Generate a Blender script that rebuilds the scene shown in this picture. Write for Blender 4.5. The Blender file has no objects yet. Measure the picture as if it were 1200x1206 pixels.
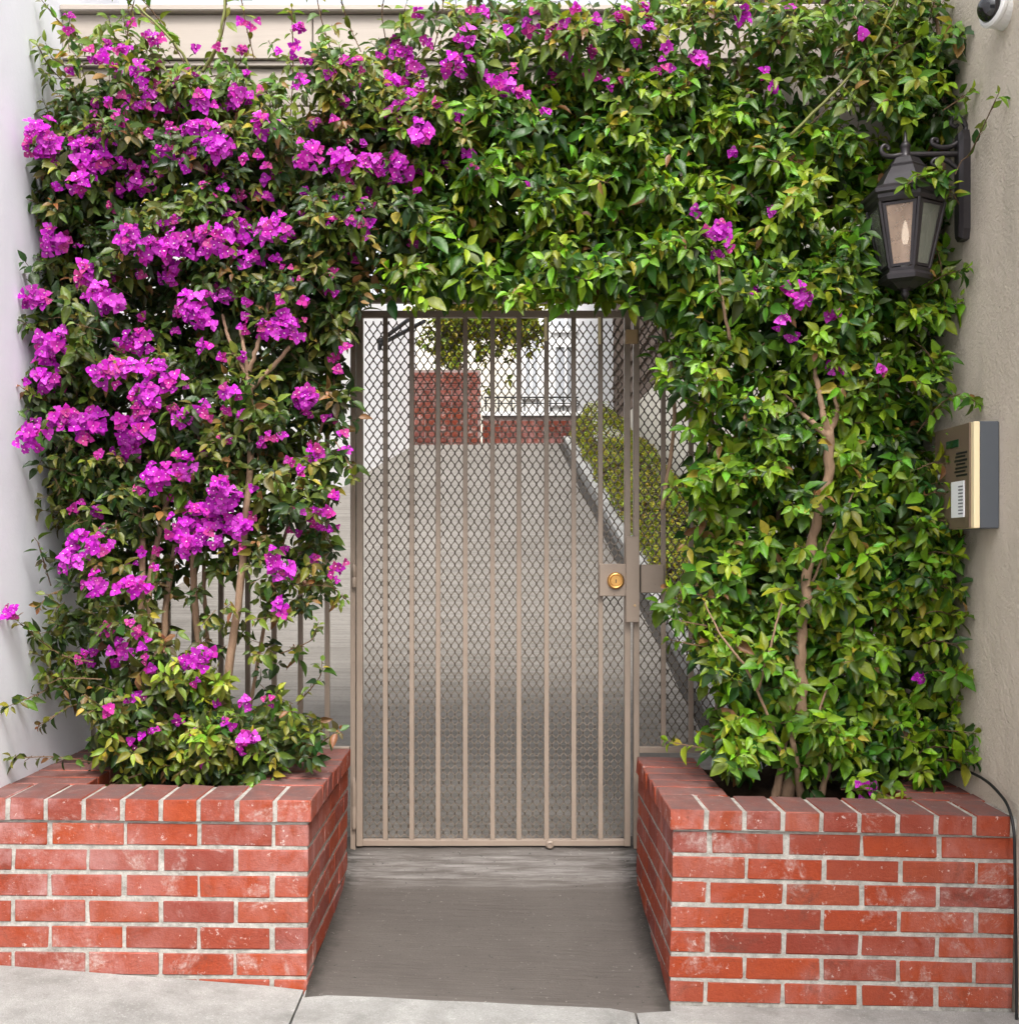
import bpy, bmesh, math, random
import numpy as np
from mathutils import Vector, Matrix, noise

R = math.radians
S = bpy.context.scene
COL = S.collection
random.seed(7)
rng = np.random.default_rng(11)

# ------------------------------------------------------------------ camera, world, sun
F, U0, V0, CZ = 1340.0, 590.0, 650.0, 1.2      # focal length (px of the 1200 px photo), vanishing point, eye height
cam = bpy.data.cameras.new('camera')
cam.sensor_fit = 'HORIZONTAL'; cam.sensor_width = 36.0
cam.lens = F / 1200 * 36
cam.shift_x = (600 - U0) / 1200
cam.shift_y = (V0 - 603) / 1200
cam.clip_start = 0.05; cam.clip_end = 1000
camo = bpy.data.objects.new('camera', cam); COL.objects.link(camo)
camo.location = (0, 0, CZ); camo.rotation_euler = (R(90), 0, 0)
S.camera = camo

SUN_DIR = Vector((0.13, -0.70, 1.0)).normalized()
sun_el = math.asin(SUN_DIR.z); sun_az = math.atan2(SUN_DIR.x, SUN_DIR.y)
w = bpy.data.worlds.new('World'); S.world = w; w.use_nodes = True
nt = w.node_tree; nt.nodes.clear()
sky = nt.nodes.new('ShaderNodeTexSky'); sky.sky_type = 'NISHITA'; sky.sun_disc = False
sky.sun_elevation = sun_el; sky.sun_rotation = sun_az
sky.air_density = 1.0; sky.dust_density = 6.0; sky.ozone_density = 1.0
hs = nt.nodes.new('ShaderNodeHueSaturation'); hs.inputs['Saturation'].default_value = 0.18; hs.inputs['Value'].default_value = 1.3
bg = nt.nodes.new('ShaderNodeBackground'); bg.inputs[1].default_value = 0.15
ow = nt.nodes.new('ShaderNodeOutputWorld')
nt.links.new(sky.outputs[0], hs.inputs['Color']); nt.links.new(hs.outputs[0], bg.inputs[0]); nt.links.new(bg.outputs[0], ow.inputs[0])
sl = bpy.data.lights.new('sun', 'SUN'); sl.energy = 1.5; sl.angle = R(14); sl.color = (1, 0.95, 0.88)
so = bpy.data.objects.new('sun', sl); COL.objects.link(so); so.rotation_euler = SUN_DIR.to_track_quat('Z', 'Y').to_euler()
so.location = (3, -6, 8)
S.view_settings.view_transform = 'Standard'; S.view_settings.look = 'None'
S.view_settings.exposure = 1.08; S.view_settings.gamma = 1
S.view_settings.use_curve_mapping = False
S.render.engine = 'CYCLES'
S.cycles.max_bounces = 7; S.cycles.diffuse_bounces = 4; S.cycles.transparent_max_bounces = 12

# ------------------------------------------------------------------ helpers
def P(u, v, Y): return Vector(((u - U0) / F * Y, Y, CZ - (v - V0) / F * Y))

class NT:
    def __init__(s, name, rough=0.8, spec=0.3):
        s.m = bpy.data.materials.new(name); s.m.use_nodes = True
        s.t = s.m.node_tree; s.n = s.t.nodes; s.b = s.n['Principled BSDF']
        s.b.inputs['Roughness'].default_value = rough
        s.b.inputs['Specular IOR Level'].default_value = spec
        s.pos = s.n.new('ShaderNodeNewGeometry').outputs['Position']
    def lk(s, a, b): s.t.links.new(a, b)
    def mapping(s, scale, src=None):
        m = s.n.new('ShaderNodeMapping'); m.inputs['Scale'].default_value = scale
        s.lk(src or s.pos, m.inputs[0]); return m.outputs[0]
    def noise(s, scale, detail=4, rough=0.55, src=None, dist=0):
        n = s.n.new('ShaderNodeTexNoise'); n.inputs['Scale'].default_value = scale
        n.inputs['Detail'].default_value = detail; n.inputs['Roughness'].default_value = rough
        n.inputs['Distortion'].default_value = dist
        s.lk(src or s.pos, n.inputs['Vector']); return n.outputs['Fac']
    def ramp(s, fac, stops):
        r = s.n.new('ShaderNodeValToRGB'); e = r.color_ramp.elements
        while len(e) < len(stops): e.new(0.5)
        for k, (p, c) in enumerate(stops):
            e[k].position = p
            e[k].color = (c, c, c, 1) if isinstance(c, (int, float)) else (*c, 1)
        s.lk(fac, r.inputs[0]); return r.outputs[0]
    def mix(s, fac, a, b, mode='MIX'):
        x = s.n.new('ShaderNodeMix'); x.data_type = 'RGBA'; x.blend_type = mode
        for i, val in ((0, fac), (6, a), (7, b)):
            if isinstance(val, (int, float)): x.inputs[i].default_value = val
            elif isinstance(val, tuple): x.inputs[i].default_value = (*val, 1)
            else: s.lk(val, x.inputs[i])
        return x.outputs[2]
    def math(s, op, a, b=0.0):
        x = s.n.new('ShaderNodeMath'); x.operation = op
        for i, val in ((0, a), (1, b)):
            if isinstance(val, (int, float)): x.inputs[i].default_value = val
            else: s.lk(val, x.inputs[i])
        return x.outputs[0]
    def col(s, c):
        if isinstance(c, tuple): s.b.inputs['Base Color'].default_value = (*c, 1)
        else: s.lk(c, s.b.inputs['Base Color'])
        return s
    def bump(s, h, strength=0.5, dist=0.01, prev=None):
        b = s.n.new('ShaderNodeBump'); b.inputs['Strength'].default_value = strength; b.inputs['Distance'].default_value = dist
        s.lk(h, b.inputs['Height'])
        if prev: s.lk(prev, b.inputs['Normal'])
        s.lk(b.outputs[0], s.b.inputs['Normal']); return b.outputs[0]

def simple(name, c, rough=0.6, metal=0.0, spec=0.4, var=0.0, vs=30):
    t = NT(name, rough, spec); t.b.inputs['Metallic'].default_value = metal
    if var:
        f = t.noise(vs, 5)
        t.col(t.mix(f, tuple(x * (1 - var) for x in c), tuple(min(1, x * (1 + var)) for x in c)))
    else: t.col(c)
    return t.m

# --- brick
def brick_mat(name, bright=1.0, bloom=1.0):
    t = NT(name, 0.85, 0.2)
    oi = t.n.new('ShaderNodeObjectInfo')
    base = t.ramp(oi.outputs['Random'], [(0.0, (0.43 * bright, 0.066 * bright, 0.022 * bright)), (0.3, (0.50 * bright, 0.088 * bright, 0.028 * bright)),
                                         (0.55, (0.40 * bright, 0.075 * bright, 0.035 * bright)), (0.8, (0.30 * bright, 0.055 * bright, 0.034 * bright)), (1.0, (0.46 * bright, 0.10 * bright, 0.045 * bright))])
    n1 = t.noise(55, 6, 0.7)
    c = t.mix(t.ramp(n1, [(0.35, 0), (0.7, 0.45)]), base, (0.30 * bright, 0.05 * bright, 0.028 * bright))
    # pale lime bloom, in broad drifts broken into streaks
    drift = t.noise(2.6, 3, 0.5)
    strk = t.noise(1, 7, 0.68, t.mapping((17, 17, 9)), 0.6)
    f = t.math('MULTIPLY', t.ramp(drift, [(0.44, 0.05), (0.68, 0.8)]), t.ramp(strk, [(0.36, 0), (0.72, 1)]))
    sx0 = t.n.new('ShaderNodeSeparateXYZ'); t.lk(t.pos, sx0.inputs[0])
    west = t.n.new('ShaderNodeMapRange'); west.inputs[1].default_value = -0.75; west.inputs[2].default_value = -1.35; t.lk(sx0.outputs[0], west.inputs[0])
    f = t.math('MULTIPLY', f, 0.75 * bloom)
    f = t.math('MAXIMUM', f, t.math('MULTIPLY', west.outputs[0], t.math('MULTIPLY', t.ramp(t.noise(5, 6, 0.7), [(0.42, 0), (0.60, 0.85)]), t.ramp(strk, [(0.3, 0.3), (0.6, 1)]))))
    c = t.mix(f, c, (0.45, 0.27, 0.265))
    patch = t.math('MULTIPLY', t.ramp(t.noise(7, 6, 0.72, dist=0.5), [(0.57, 0), (0.68, 0.6)]), t.ramp(t.noise(90, 4, 0.7), [(0.38, 0.2), (0.6, 1)]))
    c = t.mix(patch, c, (0.52, 0.47, 0.44))
    soot = t.math('MULTIPLY', t.ramp(t.noise(9, 7, 0.75, dist=0.8), [(0.56, 0), (0.70, 0.75)]), t.ramp(t.noise(130, 4, 0.7), [(0.35, 0.3), (0.6, 1)]))
    c = t.mix(soot, c, (0.10, 0.045, 0.035))
    sp = t.ramp(t.noise(170, 3, 0.7), [(0.66, 0), (0.72, 0.6)])
    c = t.mix(sp, c, (0.12, 0.05, 0.04))
    wsp = t.math('MULTIPLY', t.ramp(t.noise(45, 5, 0.75), [(0.62, 0), (0.68, 1)]), 0.55 * bloom)
    c = t.mix(wsp, c, (0.68, 0.62, 0.58))
    # grime that lies on upward faces
    g = t.n.new('ShaderNodeNewGeometry'); sx = t.n.new('ShaderNodeSeparateXYZ'); t.lk(g.outputs['Normal'], sx.inputs[0])
    up = t.ramp(sx.outputs[2], [(0.6, 0), (0.95, 1)])
    gr = t.math('MULTIPLY', up, t.ramp(t.noise(16, 6, 0.7), [(0.3, 0.5), (0.65, 0.95)]))
    c = t.mix(gr, c, (0.125, 0.078, 0.074))
    t.col(c)
    t.bump(t.noise(110, 6, 0.75), 0.9, 0.005)
    return t.m
M = {}
M['brick'] = brick_mat('fired red brick', 0.68, 1.0)
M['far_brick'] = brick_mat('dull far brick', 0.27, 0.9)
t = NT('lime mortar', 0.95, 0.1)
t.col(t.mix(t.ramp(t.noise(30, 6, 0.75), [(0.3, 0), (0.7, 1)]), (0.22, 0.205, 0.18), (0.58, 0.56, 0.52)))
t.bump(t.noise(190, 5, 0.75), 0.9, 0.006); M['mortar'] = t.m
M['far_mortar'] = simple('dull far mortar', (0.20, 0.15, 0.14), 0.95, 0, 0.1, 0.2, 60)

t = NT('sidewalk concrete', 0.92, 0.15)
c = t.mix(t.ramp(t.noise(5, 8, 0.68), [(0.3, 0), (0.68, 1)]), (0.20, 0.198, 0.19), (0.40, 0.397, 0.385))
c = t.mix(t.ramp(t.noise(300, 5, 0.8), [(0.48, 0), (0.66, 0.85)]), c, (0.17, 0.165, 0.155))
c = t.mix(t.ramp(t.noise(22, 7, 0.75), [(0.5, 0), (0.75, 0.6)]), c, (0.20, 0.195, 0.185))
c = t.mix(t.ramp(t.noise(120, 4, 0.7), [(0.58, 0), (0.70, 0.4)]), c, (0.55, 0.55, 0.53))
t.col(c); t.bump(t.noise(150, 7, 0.75), 0.8, 0.005); M['sidewalk'] = t.m

t = NT('ramp concrete', 0.72, 0.3)
bands = t.noise(1, 5, 0.65, t.mapping((5, 85, 85)), 0.3)
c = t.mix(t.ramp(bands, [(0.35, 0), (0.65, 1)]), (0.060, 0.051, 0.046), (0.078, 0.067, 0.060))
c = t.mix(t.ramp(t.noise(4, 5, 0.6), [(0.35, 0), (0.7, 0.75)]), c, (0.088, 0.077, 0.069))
sy = t.n.new('ShaderNodeSeparateXYZ'); t.lk(t.pos, sy.inputs[0])
lip_highlight = t.math('MULTIPLY', t.ramp(t.math('SUBTRACT', sy.outputs[1], 3.0), [(0.80, 0), (0.86, 1), (0.93, 1), (0.96, 0)]), t.ramp(t.noise(1, 5, 0.7, t.mapping((4, 60, 60))), [(0.42, 0), (0.7, 0.5)]))  # mask for pale ridge highlights painted into the colour along the lip
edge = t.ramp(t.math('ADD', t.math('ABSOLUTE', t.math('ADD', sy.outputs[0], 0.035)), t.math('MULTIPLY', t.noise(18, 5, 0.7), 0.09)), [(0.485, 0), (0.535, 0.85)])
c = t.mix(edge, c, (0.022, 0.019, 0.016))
c = t.mix(lip_highlight, c, (0.30, 0.28, 0.27))
c = t.mix(t.ramp(t.noise(60, 5, 0.8), [(0.63, 0), (0.69, 0.9)]), c, (0.26, 0.24, 0.22))
c = t.mix(t.ramp(t.noise(48, 3, 0.8), [(0.655, 0), (0.69, 0.95)]), c, (0.03, 0.028, 0.025))
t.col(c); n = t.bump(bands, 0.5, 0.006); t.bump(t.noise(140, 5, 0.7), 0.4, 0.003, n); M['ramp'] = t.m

t = NT('driveway concrete', 0.85, 0.2)
bands = t.noise(1, 5, 0.6, t.mapping((1.2, 26, 26)), 0.1)
c = t.mix(t.ramp(bands, [(0.4, 0), (0.6, 1)]), (0.125, 0.115, 0.103), (0.175, 0.162, 0.147))
c = t.mix(t.ramp(t.noise(1.3, 6, 0.6), [(0.4, 0), (0.7, 0.6)]), c, (0.20, 0.186, 0.17))
c = t.mix(t.ramp(t.noise(60, 6, 0.75), [(0.5, 0), (0.7, 0.5)]), c, (0.09, 0.082, 0.075))
t.col(c); t.bump(bands, 0.8, 0.02); M['path'] = t.m

def stucco(name, a, b, s1=90, st=0.7, d=0.006, stain=None):
    t = NT(name, 0.93, 0.15)
    c = t.mix(t.ramp(t.noise(3.2, 6, 0.65), [(0.3, 0), (0.7, 1)]), a, b)
    if stain: c = t.mix(t.ramp(t.noise(1, 5, 0.6, t.mapping((7, 7, 1.2))), [(0.52, 0), (0.75, 0.5)]), c, stain)
    t.col(c)
    n = t.bump(t.noise(s1, 4, 0.62, dist=0.4), st, d)
    t.bump(t.noise(9, 4, 0.6), 0.30 if st > 0.3 else 0.06, 0.02, n)
    return t.m
M['white_plaster'] = stucco('white lavender plaster', (0.81, 0.83, 0.90), (0.86, 0.875, 0.94), 60, 0.16, 0.004, (0.76, 0.78, 0.86))
M['beige_stucco'] = stucco('beige stucco', (0.57, 0.495, 0.41), (0.65, 0.57, 0.475), 110, 0.9, 0.008, (0.36, 0.32, 0.26))
M['cream'] = stucco('cream far wall', (0.62, 0.58, 0.50), (0.72, 0.68, 0.60), 30, 0.4)
M['white_far'] = stucco('white far wall', (0.76, 0.76, 0.77), (0.82, 0.82, 0.83), 30, 0.3)
t = NT('painted board', 0.6, 0.35)
c = t.mix(t.noise(1, 5, 0.6, t.mapping((2, 20, 30))), (0.33, 0.285, 0.25), (0.41, 0.36, 0.32))
c = t.mix(t.ramp(t.noise(14, 6, 0.7), [(0.6, 0), (0.8, 0.5)]), c, (0.30, 0.26, 0.22))
t.col(c); t.bump(t.noise(1, 5, 0.6, t.mapping((4, 40, 60))), 0.25, 0.004); M['board'] = t.m

t = NT('taupe painted steel', 0.42, 0.45)
c = t.mix(t.noise(14, 5), (0.205, 0.158, 0.125), (0.275, 0.215, 0.17))
c = t.mix(t.ramp(t.noise(60, 5, 0.8), [(0.66, 0), (0.72, 0.7)]), c, (0.10, 0.055, 0.03))
t.col(c); t.bump(t.noise(90, 3), 0.15, 0.002); M['steel'] = t.m
M['steel_light'] = simple('tan painted steel', (0.42, 0.28, 0.15), 0.5, 0, 0.4, 0.12)
M['mesh'] = simple('dark taupe expanded metal', (0.135, 0.11, 0.09), 0.55, 0, 0.35, 0.25, 12)
M['brass'] = simple('worn brass', (0.75, 0.42, 0.14), 0.32, 1.0, 0.5, 0.2, 120)
M['brass_dark'] = simple('dark brass', (0.30, 0.13, 0.05), 0.4, 1.0)
M['bronze'] = simple('dark bronze lantern metal', (0.036, 0.031, 0.034), 0.36, 0.3, 0.5, 0.3, 40)
M['box_face'] = simple('bronze faceplate', (0.19, 0.135, 0.095), 0.42, 0.3, 0.5, 0.06, 200)
M['box_side'] = simple('slate grey steel', (0.095, 0.105, 0.12), 0.5, 0.2, 0.4, 0.05)
M['gold_trim'] = simple('pale gold trim', (0.92, 0.76, 0.48), 0.4, 0.1)
M['black'] = simple('black rubber', (0.012, 0.012, 0.013), 0.5)
M['dark_plastic'] = simple('smoked dome', (0.012, 0.012, 0.015), 0.06, 0, 0.8)
M['white_plastic'] = simple('white plastic', (0.72, 0.71, 0.69), 0.35)
M['lcd'] = simple('green display', (0.012, 0.05, 0.018), 0.15)
M['paper'] = simple('white directory sheet', (0.85, 0.85, 0.87), 0.4)
M['ink'] = simple('grey print', (0.20, 0.20, 0.22), 0.7)
t = NT('bark', 0.9, 0.15)
c = t.mix(t.noise(1, 6, 0.7, t.mapping((60, 60, 14))), (0.16, 0.10, 0.065), (0.42, 0.28, 0.185))
t.col(c); t.bump(t.noise(1, 6, 0.7, t.mapping((150, 150, 40))), 0.8, 0.006); M['bark'] = t.m
M['green_stem'] = simple('green stem', (0.16, 0.17, 0.05), 0.6, 0, 0.3, 0.3, 15)
M['twig'] = simple('thin twig', (0.13, 0.08, 0.045), 0.8, 0, 0.2, 0.3, 15)
t = NT('dark soil', 0.97, 0.05)
t.col(t.mix(t.noise(70, 6, 0.8), (0.018, 0.012, 0.008), (0.085, 0.055, 0.035))); t.bump(t.noise(90, 6, 0.8), 1.0, 0.02); M['soil'] = t.m
t = NT('weathered shingle', 0.9, 0.1)
t.col(t.mix(t.noise(1, 5, 0.7, t.mapping((14, 14, 3))), (0.085, 0.062, 0.050), (0.19, 0.145, 0.12))); M['shingle'] = t.m
M['ground'] = simple('asphalt ground', (0.06, 0.06, 0.06), 0.9, 0, 0.1, 0.2, 3)
def glass(name, c, alpha, rough=0.15):
    t = NT(name, rough, 0.5); t.col(t.mix(t.noise(35, 5, 0.7), tuple(x * 0.75 for x in c), tuple(min(1, x * 1.2) for x in c)))
    t.b.inputs['Alpha'].default_value = alpha; t.bump(t.noise(60, 3), 0.1, 0.002); return t.m
M['pane_warm'] = glass('seedy glass with warm reflection', (0.50, 0.36, 0.27), 0.5)  # warm reflection painted into the glass colour of the front and back panes
M['pane_grey'] = glass('seedy grey glass', (0.22, 0.23, 0.19), 0.6)
M['window_glass'] = simple('far window glass', (0.42, 0.44, 0.47), 0.1, 0, 0.8)
t = NT('candle bulb', 0.3); t.col((0.9, 0.85, 0.75)); t.b.inputs['Emission Color'].default_value = (1, 0.86, 0.68, 1); t.b.inputs['Emission Strength'].default_value = 0.8; M['bulb'] = t.m

def leafy(name, trans=0.3, rough=0.38, spec=0.5, vein=True):
    t = NT(name, rough, spec)
    a = t.n.new('ShaderNodeAttribute'); a.attribute_name = 'Col'
    c = a.outputs['Color']
    v = t.noise(60, 4, 0.6)
    c = t.mix(t.ramp(v, [(0.35, 0.0), (0.75, 0.40)]), c, (0.02, 0.035, 0.008) if vein else (0.35, 0.02, 0.28))
    t.col(c)
    t.bump(t.noise(150, 3), 0.35, 0.003)
    tr = t.n.new('ShaderNodeBsdfTranslucent')
    t.lk(t.mix(1.0, c, (1.0, 1.0, 0.6) if vein else (1.0, 0.5, 1.0), 'MULTIPLY'), tr.inputs[0])
    mx = t.n.new('ShaderNodeMixShader'); mx.inputs[0].default_value = trans
    out = t.n['Material Output']
    t.lk(t.b.outputs[0], mx.inputs[1]); t.lk(tr.outputs[0], mx.inputs[2]); t.lk(mx.outputs[0], out.inputs[0])
    return t.m
M['leaf'] = leafy('glossy leaf', 0.30, 0.40, 0.36)
M['bract'] = leafy('papery bract', 0.38, 0.55, 0.25, False)

def link(o, parent=None):
    COL.objects.link(o)
    if parent: o.parent = parent
    return o
def obj(name, mesh, mat=None, parent=None, loc=(0, 0, 0), rot=None, scale=None, smooth=False):
    if mat and not mesh.materials: mesh.materials.append(M[mat])
    if smooth: mesh.polygons.foreach_set('use_smooth', [True] * len(mesh.polygons))
    o = bpy.data.objects.new(name, mesh); o.location = loc
    if rot: o.rotation_euler = rot
    if scale: o.scale = scale
    return link(o, parent)
def tag(o, label=None, cat=None, group=None, kind=None):
    if label: o['label'] = label
    if cat: o['category'] = cat
    if group: o['group'] = group
    if kind: o['kind'] = kind
    return o
def thing(name, label, cat, loc=(0, 0, 0), group=None):
    o = bpy.data.objects.new(name, None); o.empty_display_size = 0.1; o.location = loc
    COL.objects.link(o); return tag(o, label, cat, group)
def done(bm, name='mesh'):
    me = bpy.data.meshes.new(name); bm.to_mesh(me); bm.free(); return me
def bx(bm, a, b, bevel=0.0):
    """axis aligned box between corners a and b"""
    vs = [bm.verts.new((x, y, z)) for x in (a[0], b[0]) for y in (a[1], b[1]) for z in (a[2], b[2])]
    fs = [(0, 1, 3, 2), (4, 6, 7, 5), (0, 4, 5, 1), (2, 3, 7, 6), (0, 2, 6, 4), (1, 5, 7, 3)]
    ff = [bm.faces.new([vs[i] for i in f]) for f in fs]
    if bevel:
        es = list({e for f in ff for e in f.edges})
        bmesh.ops.bevel(bm, geom=es, offset=bevel, segments=1, affect='EDGES')
    return bm
def boxm(a, b, bevel=0.0):
    bm = bmesh.new(); bx(bm, a, b, bevel); bmesh.ops.recalc_face_normals(bm, faces=bm.faces); return done(bm)
def tube_into(bm, pts, rad, n=8, close=True):
    pts = [Vector(p) for p in pts]
    if isinstance(rad, (int, float)): rad = [rad] * len(pts)
    rings = []; prev = None
    for i, p in enumerate(pts):
        d = (pts[min(i + 1, len(pts) - 1)] - pts[max(i - 1, 0)]).normalized()
        if prev is None:
            a = Vector((0, 0, 1)) if abs(d.z) < 0.9 else Vector((1, 0, 0)); nx = d.cross(a).normalized()
        else: nx = (prev - d * prev.dot(d)).normalized()
        prev = nx; ny = d.cross(nx)
        rings.append([bm.verts.new(p + (nx * math.cos(2 * math.pi * k / n) + ny * math.sin(2 * math.pi * k / n)) * rad[i]) for k in range(n)])
    for a, b in zip(rings, rings[1:]):
        for k in range(n): bm.faces.new((a[k], a[(k + 1) % n], b[(k + 1) % n], b[k]))
    if close: bm.faces.new(rings[0][::-1]); bm.faces.new(rings[-1])
def smooth_path(pts, rad, sub=5, wob=0.0):
    P_ = [Vector(p) for p in pts]; out = []; ro = []
    for i in range(len(P_) - 1):
        p0 = P_[max(i - 1, 0)]; p1 = P_[i]; p2 = P_[i + 1]; p3 = P_[min(i + 2, len(P_) - 1)]
        for k in range(sub):
            t_ = k / sub
            q = 0.5 * ((2 * p1) + (p2 - p0) * t_ + (2 * p0 - 5 * p1 + 4 * p2 - p3) * t_ ** 2 + (3 * p1 - p0 - 3 * p2 + p3) * t_ ** 3)
            if wob: q += Vector((random.gauss(0, wob), random.gauss(0, wob), 0))
            out.append(q); r = rad[i] * (1 - t_) + rad[i + 1] * t_
            ro.append(r * (1 + (random.gauss(0, 0.05) if wob else 0)))
    out.append(P_[-1]); ro.append(rad[-1]); return out, ro
def tubem(pts, rad, n=8, sub=5, wob=0.0):
    bm = bmesh.new()
    if isinstance(rad, (int, float)): rad = [rad] * len(pts)
    a, b = smooth_path(pts, rad, sub, wob); tube_into(bm, a, b, n); return done(bm)
def lathe_into(bm, prof, n=24, c=(0, 0, 0), off=0.0, capb=True, capt=True):
    rings = [[bm.verts.new((c[0] + r * math.cos(2 * math.pi * k / n + off), c[1] + r * math.sin(2 * math.pi * k / n + off), c[2] + z)) for k in range(n)] for r, z in prof]
    for a, b in zip(rings, rings[1:]):
        for k in range(n): bm.faces.new((a[k], a[(k + 1) % n], b[(k + 1) % n], b[k]))
    if capb: bm.faces.new(rings[0][::-1])
    if capt: bm.faces.new(rings[-1])
def lathem(prof, n=24, **k):
    bm = bmesh.new(); lathe_into(bm, prof, n, **k); bmesh.ops.recalc_face_normals(bm, faces=bm.faces); return done(bm)
def prism(bm, outline, y0, y1):
    a = [bm.verts.new((x, y0, z)) for x, z in outline]; b = [bm.verts.new((x, y1, z)) for x, z in outline]
    bm.faces.new(a); bm.faces.new(b[::-1]); n = len(a)
    for k in range(n): bm.faces.new((a[(k + 1) % n], a[k], b[k], b[(k + 1) % n]))

# ------------------------------------------------------------------ setting: ground, sidewalk, ramp, path
FY = 3.10                      # front face of the planters
GY = 3.97                      # gate plane
XL, XR = -1.425, 1.405         # the two side walls
HX = [(-6, 0.45), (-1.36, 0.0735), (-0.53, 0.010), (0.46, -0.036), (1.39, -0.055), (6, -0.12)]
def side_h(x, y):
    xs, zs = zip(*HX); return float(np.interp(x, xs, zs)) - 0.02 * (FY - y)
tag(obj('ground', boxm((-150, -150, -0.9), (150, 150, -0.6)), 'ground'), kind='structure')
sw = bpy.data.objects.new('sidewalk', None); COL.objects.link(sw); tag(sw, kind='structure')
xs = [-6.0, -3.6, -2.0, -0.535, 0.36, 1.85, 3.3, 6.0]
for k in range(len(xs) - 1):
    for (y0, y1) in ((-2.2, 0.2), (0.2, 1.6), (1.6, 3.10)):
        a, b = xs[k] + 0.003, xs[k + 1] - 0.003
        bm = bmesh.new(); nx, ny = 14, 10; g = []
        for j in range(ny + 1):
            g.append([bm.verts.new((a + (b - a) * i / nx, y0 + 0.003 + (y1 - y0 - 0.006) * j / ny,
                     side_h(a + (b - a) * i / nx, y0 + (y1 - y0) * j / ny) - (0.004 if i in (0, nx) or j in (0,) else 0))) for i in range(nx + 1)])
        for j in range(ny):
            for i in range(nx): bm.faces.new((g[j][i], g[j][i + 1], g[j + 1][i + 1], g[j + 1][i]))
        lo = {}
        for e in [e for e in bm.edges if e.is_boundary]:
            q = []
            for vv in e.verts:
                if vv not in lo: lo[vv] = bm.verts.new((vv.co.x, vv.co.y, vv.co.z - 0.1))
                q.append(lo[vv])
            bm.faces.new((e.verts[0], e.verts[1], q[1], q[0]))
        bmesh.ops.recalc_face_normals(bm, faces=bm.faces)
        obj('paving_slab', done(bm), 'sidewalk', sw)
tag(obj('joint_bed', boxm((-6, -2.3, -0.45), (6, 3.09, -0.17)), 'ground', sw))

# ramp up to the gate
RX0, RX1 = -0.56, 0.50
prof = [(3.035, -0.045), (3.045, -0.020), (3.08, -0.008), (3.3, 0.012), (3.6, 0.042), (3.77, 0.064), (3.83, 0.076), (3.86, 0.092)]
for k in range(5): prof += [(3.866 + k * 0.019, 0.094 + k * 0.0135), (3.8665 + k * 0.019, 0.105 + k * 0.0135), (3.876 + k * 0.019, 0.1065 + k * 0.0135)]
for k in range(0): prof += [(3.868 + k * 0.013, 0.098 + k * 0.0088), (3.872 + k * 0.013, 0.103 + k * 0.0088), (3.879 + k * 0.013, 0.1045 + k * 0.0088)]
prof += [(3.965, 0.168), (4.06, 0.178)]
bm = bmesh.new(); NX = 40; rows = []
for (y, z) in prof:
    row = []
    for i in range(NX + 1):
        x = RX0 + (RX1 - RX0) * i / NX
        tl = np.interp(x, [-0.53, 0.46], [0.016, -0.030]) * max(0, min(1, (3.95 - y) / 0.85))
        w_ = 0.006 * noise.noise(Vector((x * 5, y * 6, 3))) + 0.003 * noise.noise(Vector((x * 20, y * 20, 1)))
        rdg = 0.006 * noise.noise(Vector((x * 3, y * 90, 8))) if 3.86 < y < 3.96 else 0
        lip = rdg + 0.010 * max(0, 1 - abs(x - 0.46) / 0.03) + 0.010 * max(0, 1 - abs(x + 0.53) / 0.03)
        row.append(bm.verts.new((x if y > 3.1 else max(-0.526, min(0.457, x)), y, z + tl + w_ * (0.3 if y < 3.1 else 1) + (lip if y > 3.2 else 0) + (0.008 if 3.04 < y < 3.4 else 0))))
    rows.append(row)
for a, b in zip(rows, rows[1:]):
    for i in range(NX): bm.faces.new((a[i], a[i + 1], b[i + 1], b[i]))
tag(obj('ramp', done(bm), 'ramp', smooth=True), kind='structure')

# rising path beyond the gate
def path_z(y): return 0.178 + 0.2515 * (y - 4.06)
bm = bmesh.new(); rows = []
for j in range(61):
    y = 4.06 + 9.1 * j / 60
    rows.append([bm.verts.new((-2.9 + 3.95 * i / 20, y, path_z(y) + 0.01 * noise.noise(Vector((i * .3, y, 0))))) for i in range(21)])
for a, b in zip(rows, rows[1:]):
    for i in range(20): bm.faces.new((a[i], a[i + 1], b[i + 1], b[i]))
tag(obj('path', done(bm), 'path', smooth=True), kind='structure')
def slopebox(x0, x1, y0, y1, h0, h1, n=1, dx=0.0):
    """a bar lying along the slope; x shifts by dx over its length"""
    bm = bmesh.new()
    vs = []
    for (y, s) in ((y0, 0), (y1, dx)):
        for x in (x0 + s, x1 + s):
            for h in (h0, h1): vs.append(bm.verts.new((x, y, path_z(y) + h)))
    for f in [(0, 1, 3, 2), (4, 6, 7, 5), (0, 4, 5, 1), (2, 3, 7, 6), (0, 2, 6, 4), (1, 5, 7, 3)]: bm.faces.new([vs[i] for i in f])
    bmesh.ops.recalc_face_normals(bm, faces=bm.faces); return done(bm)
tag(obj('gutter', slopebox(0.90, 0.96, 4.1, 13.0, -0.05, 0.008, dx=-0.25), 'ramp'), kind='structure')
tag(obj('kerb', slopebox(0.962, 1.10, 4.1, 13.0, -0.05, 0.10, dx=-0.25), 'sidewalk'), kind='structure')
tag(obj('planting_bed', slopebox(1.09, 1.75, 4.1, 13.0, -0.3, 0.035, dx=-0.25), 'soil'), kind='structure')
tag(obj('upper_yard', boxm((-8, 13.15, 1.5), (8, 30, 2.42)), 'path'), kind='structure')
tag(obj('side_yard', slopebox(-2.9, -2.95, 4.1, 13, -2, 0.0), 'path'), kind='structure')

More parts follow.
